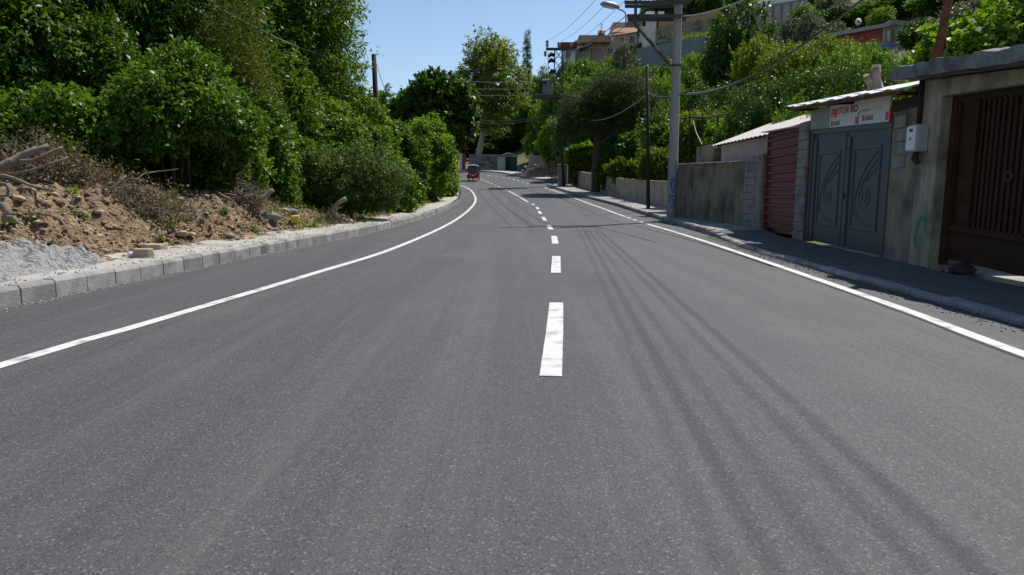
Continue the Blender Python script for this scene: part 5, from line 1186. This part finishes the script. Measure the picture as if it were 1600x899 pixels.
# booth
BY = 94.0; bt = thing('green_booth', (at(795, 269, BY).x, BY, g(BY) + .16), 'dark green roadside booth with curved metal roof at the far bend', 'booth')
x0, x1, x2 = at(777.5, 268, BY).x, at(789.5, 268, BY).x, at(808, 268, BY).x; zb0 = g(BY); zt0 = at(795, 245, BY).z
mb = MB(); mb.box(x0, x1, BY, BY + .15, zb0, zt0); mb.build('grey_panel', M['h_grey'], bt)
mb = MB(); mb.box(x1, x2, BY + 1.4, BY + 1.5, zb0, zt0); mb.box(x2 - .9, x2, BY, BY + 1.39, zb0, zt0); mb.build('green_wall', M['green_d'], bt, bevel=.02)
for xx in (x1 + .03, x2 - 1.0): mb = MB(); mb.box(xx, xx + .08, BY, BY + .08, zb0, zt0); mb.build('post', M['green_d'], bt)
mb = MB(); vv = []; n = 12; c0, c1 = x1 - .55, x2 + .1
for i in range(n + 1):
    t = i / n; xx = c0 + (c1 - c0) * t; zz = zt0 - .25 + .75 * math.sin(math.pi * (.16 + .74 * t))
    for y in (BY - .3, BY + 1.7): vv.append((xx, y, zz))
mb.add(vv, [(2 * i, 2 * i + 2, 2 * i + 3, 2 * i + 1) for i in range(n)]); o_ = mb.build('curved_roof', M['tin'], bt, smooth=True); s_ = o_.modifiers.new('solid', 'SOLIDIFY'); s_.thickness = .06
# soil heap beyond the turn-off
def heap(name, label, cx, cy, rx, ry, h, m, z0, seed):
    vs = []; n = 34
    for j in range(n + 1):
        for i in range(n + 1):
            u, v = -1.2 + 2.4 * i / n, -1.2 + 2.4 * j / n; e = max(0, 1 - u * u - v * v) ** .8
            f = mnoise.fractal(Vector((u * 3, v * 3, seed)), .9, 2, 5)
            vs.append((cx + u * rx, cy + v * ry, z0 - .15 + e * h * (1 + .35 * f) + .1 * f * min(1, e * 5)))
    ii = np.arange(len(vs)).reshape(n + 1, n + 1); q = np.stack([ii[:-1, :-1], ii[:-1, 1:], ii[1:, 1:], ii[1:, :-1]], -1).reshape(-1, 4)
    return tag(mobj(name, arr_mesh(name, np.array(vs), q, M[m])), label, 'soil heap')
heap('soil_heap', 'reddish brown soil heap beyond the side turning', at(846, 272, 80).x, 80, 2.0, 1.6, 1.2, 'soil', g(80), 1)
heap('rubble_heap', 'pale rubble heap left of the reddish soil', at(832, 272, 83).x, 83, 1.7, 1.5, .9, 'stone', g(83), 2)
heap('earth_slope', 'dry ochre earth slope behind the transformer mast', at(862, 275, 82).x, 83, 2.6, 3, 2.2, 'ochre', g(82), 3)
rr = random.Random(12)
for k in range(10):
    px_, py_ = [(816, 268), (822, 262), (829, 261), (836, 259), (842, 262), (852, 270), (856, 276), (848, 279), (826, 266), (833, 264)][k]
    boulder(px_, py_, 5 + k % 3, M['h_white' if k % 2 else 'stone'], ['leftmost pale rubble stone beside the far kerb', 'rubble stone left of the pale heap top', 'rubble stone at the pale heap top', 'rubble stone between the pale and reddish heaps', 'rubble stone at the reddish heap top', 'rubble stone on the right slope of the reddish heap', 'rightmost rubble stone near the utility cabinet', 'rubble stone at the foot of the reddish heap', 'rubble stone low on the pale heap', 'rubble stone in the middle of the pale heap'][k], .8, 'rubble stones at the bend', Y=79 + (k % 4), name='rubble_stone')
wbox('rendered_wall', 'broken pale rendered wall above the rubble heap', 'wall', 826, 858, 243, 262, 90, .4, 'h_beige')
wbox('parapet_wall', 'grey blue parapet wall behind the transformer mast', 'wall', 849, 905, 233, 243, 86, .4, 'h_grey')
wbox('white_wall', 'whitish garden wall seen under the conifer limbs', 'wall', 884, 1005, 207, 236, 76, .4, 'h_white')
wbox('small_wall', 'small pale wall piece left of the dark post behind the garden', 'wall', 1018, 1048, 207, 236, 62, .4, 'h_beige')
wbox('gate_pillar', 'pale pillar stub right of the dark post', 'pillar', 1037, 1046, 190, 214, 60, .5, 'h_beige')

# red three wheeler
VY = 74.5; vx = at(740, 283, VY).x; vz = g(VY)
car = thing('three_wheeler', (vx, VY, vz), 'small red three-wheeled vehicle with grey canopy coming round the bend', 'three-wheeler')
def V3(x, y, z): return Vector((vx + x, VY + y, vz + z))
def vbox(nm, x0, x1, y0, y1, z0, z1, m, bv=.03): mb = MB(); mb.box(vx + x0, vx + x1, VY + y0, VY + y1, vz + z0, vz + z1); return mb.build(nm, M[m], car, bevel=bv)
mb = MB(); pr = [(-.05, .25), (-.1, .55), (.0, .92), (.12, .95), (.12, .25)]
vv = [V3(s * (.5 - .06 * (z < .3)), y - 1.0, z) for s in (-1, 1) for y, z in pr]; mb.add(vv, [(0, 1, 2, 3, 4), (9, 8, 7, 6, 5)] + [(i, 5 + i, 5 + (i + 1) % 5, (i + 1) % 5) for i in range(5)]); mb.build('front_shield', M['veh_red'], car, bevel=.04)
vbox('red_trim', -.52, .52, -1.03, -.93, .9, .98, 'veh_red', .02); vbox('floor', -.55, .55, -.87, 1.0, .3, .42, 'veh_red'); vbox('rear_body', -.62, .62, .1, 1.05, .43, .9, 'veh_red'); vbox('side_box', -.72, -.56, -.2, .6, .3, .62, 'steel_d')
mb = MB(); mb.add([V3(-.44, -.97, .99), V3(.44, -.97, .99), V3(.42, -.72, 1.55), V3(-.42, -.72, 1.55)], [(0, 1, 2, 3)]); o_ = mb.build('windscreen', M['glass'], car); s_ = o_.modifiers.new('solid', 'SOLIDIFY'); s_.thickness = .02
for s in (-1, 1):
    mb = MB(); mb.tube([V3(s * .48, -.97, .95), V3(s * .47, -.7, 1.58)], .03, 6); mb.build('roof_post', M['black'], car); mb = MB(); mb.tube([V3(s * .6, 1.0, .9), V3(s * .52, .95, 1.58)], .03, 6); mb.build('roof_post', M['black'], car)
    mb = MB(); mb.tube([V3(s * .5, -.9, 1.05), V3(s * .72, -.95, 1.12)], .02, 5); mi = mb.build('mirror_arm', M['black'], car); mb = MB(); mb.box(vx + s * .75 - .07, vx + s * .75 + .07, VY - .98, VY - .94, vz + 1.04, vz + 1.2); mb.build('mirror', M['black'], mi)
    mb = MB(); mb.tube([V3(s * .3, -1.12, .68), V3(s * .3, -1.04, .68)], .07, 10); mb.build('headlight', M['lens'], car)
mb = MB(); vv = []
for i in range(9):
    t = i / 8; xx = -.56 + 1.12 * t; zz = 1.57 + .14 * math.sin(math.pi * t) ** .6
    for y in (-.85, -.6, .9, 1.08): vv.append(V3(xx, y, zz - (.07 if y in (-.85, 1.08) else 0)))
mb.add(vv, [(4 * i + j, 4 * i + 4 + j, 4 * i + 5 + j, 4 * i + 1 + j) for i in range(8) for j in range(3)]); o_ = mb.build('canopy', M['canopy'], car, smooth=True); s_ = o_.modifiers.new('solid', 'SOLIDIFY'); s_.thickness = .04
vbox('canopy_side', -.57, -.54, -.3, 1.0, .95, 1.56, 'black', 0); vbox('seat', -.4, .4, 0, .35, .92, 1.25, 'black'); vbox('number_plate', -.16, .16, -1.13, -1.11, .5, .6, 'white', 0); vbox('front_fender', -.1, .1, -1.2, -.95, .42, .5, 'veh_red')
for wx, wy in ((0, -1.05), (-.55, .7), (.55, .7)):
    mb = MB(); mb.tube([V3(wx - .05, wy, .22), V3(wx - .04, wy, .22), V3(wx + .04, wy, .22), V3(wx + .05, wy, .22)], [.18, .22, .22, .18], 16); wh = mb.build('wheel', M['black'], car, smooth=False)
    mb = MB(); mb.tube([V3(wx - .055, wy, .22), V3(wx + .055, wy, .22)], .1, 12); mb.build('rim', M['galv'], wh)

# ---------------------------------------------------------------- houses on the hill
def house_box(root, nm, px0, px1, py0, py1, Y, dep, m, ext=0):
    a_ = at(px0, py1, Y); b_ = at(px1, py0, Y); mb = MB(); mb.box(a_.x, b_.x, Y, Y + dep, a_.z - ext, b_.z); return mb.build(nm, M[m], root)
def window(root, px0, px1, py0, py1, Y, n=2, fm='h_white'):
    a_ = at(px0, py1, Y); b_ = at(px1, py0, Y); w_ = b_.x - a_.x; t = .09
    mb = MB(); mb.box(a_.x, b_.x, Y - .08, Y - .003, a_.z, a_.z + t); mb.box(a_.x, b_.x, Y - .08, Y - .003, b_.z - t, b_.z)
    for k in range(n + 1): xx = a_.x + (w_ - t) * k / n; mb.box(xx, xx + t, Y - .075, Y - .003, a_.z + t, b_.z - t)
    f_ = mb.build('window', M[fm], root)
    for k in range(n):
        mb = MB(); xx = a_.x + (w_ - t) * k / n + t; mb.box(xx, xx + (w_ - t) / n - t, Y - .03, Y - .004, a_.z + t, b_.z - t); mb.build('pane', M['glass'], f_)
    return f_
def hroot(name, label, px_, py_, Y, cat='house'): return thing(name, at(px_, py_, Y), label, cat)
H1 = hroot('hill_house', 'beige two-storey house with glazed balcony on the hill', 940, 98, 138)
house_box(H1, 'wall', 924, 984, 64, 100, 138, 9, 'h_beige', 4); house_box(H1, 'balcony_wall', 903, 923.5, 72, 98, 136.5, 9, 'h_beige', 4); house_box(H1, 'terrace_wall', 905, 952, 55, 63.5, 139, 8, 'h_brown')
house_box(H1, 'terrace_edge', 898, 955, 63.6, 65.5, 135.6, 10, 'stone'); window(H1, 905, 922, 73, 84, 136.5, 5); window(H1, 931, 940, 75, 84, 138, 2); window(H1, 950, 958, 76, 84, 138, 1, 'h_brown')
aw = MB(); aw.obox(at(888, 84, 134), at(925, 68, 134) - at(888, 84, 134), (0, 2.5, .4), (0, 0, .12)); aw.build('awning', M['h_beige'], H1)
H2 = hroot('hill_house', 'grey house with low pitched roof right of the beige house', 978, 72, 140)
house_box(H2, 'wall', 952, 1002, 50, 74, 140.5, 9, 'h_grey', 6); window(H2, 968, 976, 58, 68, 140.5, 2); window(H2, 983, 992, 56, 69, 140.5, 2); house_box(H2, 'shutter', 953, 959, 57, 70, 140.3, .15, 'h_white')
mb = MB(); e0, e1 = at(948, 56, 139), at(1003, 49, 139); rz_ = at(965, 45, 145).z
mb.add([(e0.x, 139.6, e0.z), (e1.x, 139.6, e1.z + .2), (e1.x, 145, rz_ + .8), (e0.x + 2.5, 145, rz_), (e1.x, 150.5, e1.z), (e0.x, 150.5, e0.z)], [(0, 1, 2, 3), (3, 2, 4, 5), (0, 3, 5), (1, 4, 2)]); mb.build('roof', M['tile'], H2)
H3 = hroot('hill_house', 'small house with red awning at the left end of the hill row', 884, 95, 132)
house_box(H3, 'wall', 880, 899, 76, 98, 132, 6, 'h_white', 4); house_box(H3, 'red_awning', 876, 902, 66, 73, 130.5, 3, 'h_dred'); window(H3, 884, 889, 80, 92, 132, 1, 'h_teal'); house_box(H3, 'side_wall', 899.2, 904, 78, 96, 132.5, 4, 'h_brown', 4)
H4 = hroot('hill_house', 'whitish house with dark door openings near the hilltop', 1030, 48, 128)
house_box(H4, 'wall', 1007, 1026, 29, 50, 128, 6, 'h_white', 3); house_box(H4, 'upper_wall', 1010, 1038, 18, 26, 131, 6, 'h_white', 2); house_box(H4, 'slab', 985, 1036, 26.5, 29, 127, 7, 'h_white'); house_box(H4, 'door_opening', 1004, 1009, 34, 41, 127.95, .1, 'black'); house_box(H4, 'window_opening', 1023, 1028, 17.5, 25, 130.9, .12, 'black'); house_box(H4, 'porch', 1028, 1054, 30, 46, 129, 4, 'h_brown', 3)
house_box(H4, 'curved_wall', 958, 1004, 35, 47, 151, 5, 'h_beige', 4)
wt = hroot('water_tank', 'white and red water tank on the beige house roof', 938, 55, 139, 'water tank')
for k, (a_, b_, mm) in enumerate([(934, 936.5, 'h_white'), (936.6, 939, 'ink_r'), (939.2, 945, 'h_white')]):
    q = at((a_ + b_) / 2, 51, 140); mb = MB(); r_ = .55 if k else .45; mb.tube([Vector((at(a_, 51, 140).x, 140, q.z)), Vector((at(b_, 51, 140).x, 140, q.z))], r_, 14); mb.build('tank' if k != 1 else 'red_band', M[mm], wt, smooth=False)
mb = MB(); mb.box(at(935, 55, 140).x, at(944, 55, 140).x, 139.6, 140.4, at(935, 56, 140).z, at(935, 53.6, 140).z); mb.build('stand', M['steel_d'], wt)
an = hroot('roof_antenna', 'thin roof aerial above the water tank', 940, 47, 140, 'aerial')
mb = MB(); mb.tube([at(940, 50, 140.6), at(940, 36, 140.6)], .05, 5); mb.build('mast', M['steel_d'], an)
for py_ in (38, 41, 44): mb = MB(); mb.tube([at(937, py_, 140.6), at(942.5, py_ + .5, 140.6)], .035, 4); mb.build('rod', M['steel_d'], an)
def wall_run(name, label, P, m, th=.5, ext=4):
    mb = MB()
    for (a0, a1, ay), (b0, b1, by_) in zip(P[:-1], P[1:]):
        t0, t1 = at(a0, a1[0], ay), at(b0, b1[0], by_); l0, l1 = at(a0, a1[1], ay), at(b0, b1[1], by_); o = Vector((0, th, 0)); e = Vector((0, 0, -ext))
        mb.add([l0 + e, l1 + e, t1, t0, l0 + e + o, l1 + e + o, t1 + o, t0 + o], [(0, 1, 2, 3), (7, 6, 5, 4), (3, 2, 6, 7), (0, 4, 5, 1), (0, 3, 7, 4), (1, 5, 6, 2)])
    return tag(mb.build(name, M[m]), label, 'wall')
wall_run('retaining_wall', 'long teal grey retaining wall stepping up the hill behind the concrete pole', [(995, (76, 92), 112), (1040, (68, 90), 110), (1080, (60, 84), 108), (1132, (52, 82), 106)], 'h_teal')
wall_run('terrace_fence', 'brown slatted terrace wall above the teal retaining wall', [(1025, (44, 58), 118), (1070, (34, 52), 117), (1112, (28, 46), 116)], 'conc', .5, 1)
wall_run('ochre_bank', 'ochre cut bank below the dark trees on the hilltop', [(1030, (31, 38), 124), (1090, (22, 28), 124), (1150, (6, 15), 124)], 'ochre', .5, .6)
for k, (px_, top, w_) in enumerate([(1010, 2, 26), (1032, -14, 34), (1058, -22, 36), (1085, -25, 36), (1110, -25, 36), (1135, -22, 34), (1160, -25, 36)]):
    c = hill_tree(px_, top, w_ * 1.2, 134, 'dark', label=['dark hilltop tree nearest the sky', 'dark hilltop tree second from the sky', 'dark hilltop tree left behind the concrete pole top', 'dark hilltop tree just right of the concrete pole', 'dark hilltop tree above the terrace wall', 'dark hilltop tree left of the pale building', 'dark hilltop tree touching the pale building'][k])
B1 = hroot('long_building', 'long grey building with pale fascia at the top of the hill', 1215, 30, 96, 'building')
def slopebox(root, nm, P0, P1, Y0, Y1, dep, m, ext=0):
    t0, t1 = at(P0[0], P0[1], Y0), at(P1[0], P1[1], Y1); l0, l1 = at(P0[0], P0[2], Y0), at(P1[0], P1[2], Y1); o = Vector((.5, dep, 0)); e = Vector((0, 0, -ext)); mb = MB()
    mb.add([l0 + e, l1 + e, t1, t0, l0 + e + o, l1 + e + o, t1 + o, t0 + o], [(0, 1, 2, 3), (7, 6, 5, 4), (3, 2, 6, 7), (0, 4, 5, 1), (0, 3, 7, 4), (1, 5, 6, 2)]); return mb.build(nm, M[m], root)
slopebox(B1, 'fascia', (1172, 8, 13), (1262, -10, -2), 99.8, 95.8, 8, 'h_white'); slopebox(B1, 'wall', (1174, 13.3, 30), (1262, -1.7, 26), 100, 96, 7, 'h_grey', 5)
for k in range(6): slopebox(B1, 'pilaster', (1178 + 14 * k, 14 - 2.3 * k, 30), (1180 + 14 * k, 13.6 - 2.3 * k, 30), 99.5 - .6 * k, 99.4 - .6 * k, .35, 'h_brown', 2)
B2 = hroot('red_house', 'long low house with red wall and concrete roof slab on the hillside', 1380, 75, 68)
slopebox(B2, 'roof_slab', (1296, 52, 58), (1396, 34, 40), 70, 66.5, 6, 'h_grey'); slopebox(B2, 'red_wall', (1302, 57, 76), (1379, 43, 70), 70.4, 67.4, 4, 'h_red', 4); slopebox(B2, 'beige_wall', (1379.5, 41.5, 70), (1400, 41, 70), 67.4, 66.8, 4, 'h_beige', 4); slopebox(B2, 'doorway', (1384, 46, 66), (1394, 45, 66), 67.1, 66.8, .15, 'h_brown'); slopebox(B2, 'door_curtain', (1386.5, 48, 65), (1389, 48, 65), 66.9, 66.85, .1, 'h_white')
slopebox(B2, 'upper_slab', (1392, 31, 38), (1436, 35, 41), 66.4, 66, 5, 'h_grey'); slopebox(B2, 'grey_wall', (1401, 40, 72), (1466, 42, 70), 66.7, 66, 4, 'h_grey', 4); slopebox(B2, 'end_wall', (1450, 40, 66), (1468, 42, 66), 65.8, 65.7, .2, 'conc')
chm = hroot('chimney_pillar', 'concrete chimney pillar on the red house roof', 1441, 42, 65, 'chimney'); slopebox(chm, 'shaft', (1437.5, 13, 45), (1444.5, 13, 45), 65, 65, .45, 'conc', .5); slopebox(chm, 'cap', (1436.5, 11, 13.5), (1446, 11, 13.5), 64.9, 64.9, .65, 'conc')
ds = hroot('satellite_dish', 'white satellite dish on the red house roof edge', 1340, 45, 67.5, 'satellite dish')
mb = MB(); c = at(1340, 35, 67.5); n = 14; rings = [[c + Vector((.3 * math.cos(a) * r_, -.1 - .12 * (1 - r_ * r_), .33 * math.sin(a) * r_)) for a in np.linspace(0, 6.283, n + 1)[:-1]] for r_ in (.25, .6, 1.0)]
mb.add([v for r_ in rings for v in r_], [tuple(range(n))] + [(i * n + k, i * n + (k + 1) % n, (i + 1) * n + (k + 1) % n, (i + 1) * n + k) for i in range(2) for k in range(n)]); o_ = mb.build('dish', M['h_white'], ds, smooth=True); s_ = o_.modifiers.new('solid', 'SOLIDIFY'); s_.thickness = .03
mb = MB(); mb.tube([at(1339, 36, 67.5), at(1338, 46, 67.5)], .04, 6); mb.build('mount', M['steel_d'], ds)
tp = hroot('blue_tarp', 'pale blue tarpaulin sheet below the red house', 1388, 76, 62, 'tarp')
slopebox(tp, 'sheet', (1372, 70, 76), (1406, 67, 76), 62, 61.5, 1.4, 'tarp')
sr = hroot('small_roofed_hut', 'hut with reddish tiled roof half hidden left of the conifer', 908, 165, 86)
slopebox(sr, 'wall', (899, 154, 166), (922, 152, 166), 86.5, 86.2, 3, 'h_brown', 2)
mb = MB(); a_, b_, c_, d_ = at(892, 149, 87), at(925, 149.5, 87), at(925, 156, 84.8), at(907, 160, 84.8); mb.add([a_, b_, c_, d_] + [v - Vector((0, 0, .15)) for v in (a_, b_, c_, d_)], [(0, 3, 2, 1), (4, 5, 6, 7), (0, 1, 5, 4), (1, 2, 6, 5), (2, 3, 7, 6), (3, 0, 4, 7)]); mb.build('roof', M['tin_pink'], sr)
bb = hroot('blue_barrel', 'bright blue plastic barrel with pale cover on the slope left of the dark post', 998, 138, 80, 'barrel')
q = at(998, 137, 80); mb = MB(); mb.tube([q, q + Vector((0, 0, .2)), q + Vector((0, 0, .75)), q + Vector((0, 0, .95))], [.3, .34, .34, .3], 14); mb.build('body', M['blue_pl'], bb, smooth=False)
mb = MB(); q2 = at(1000, 125, 80); mb.obox(q2 + Vector((-.1, -.3, 0)), (.7, 0, -.05), (0, .6, 0), (0, 0, .1)); mb.build('cover', M['h_white'], bb)

# drop the prototypes of the shared hillside trees
for L_ in list(PT.values()) + list(PTN.values()):
    for r_ in L_:
        for ch in list(r_.children): bpy.data.objects.remove(ch)
        bpy.data.objects.remove(r_)

same = {}
for o in scene.objects:
    if o.parent is None and o.get('group') == 'trees on the hillside': same.setdefault(o['label'], []).append(o)
for lb, L_ in same.items():
    if len(L_) > 1:
        L_.sort(key=lambda o: pix(*o.location)[0]); n = len(L_)
        nm = {2: ['left', 'right'], 3: ['left', 'middle', 'right']}.get(n) or ['leftmost'] + ['second', 'third', 'fourth', 'fifth', 'sixth', 'seventh', 'eighth'][:n - 2] + ['rightmost']
        for o, t in zip(L_, nm): o['label'] = t + ' ' + lb
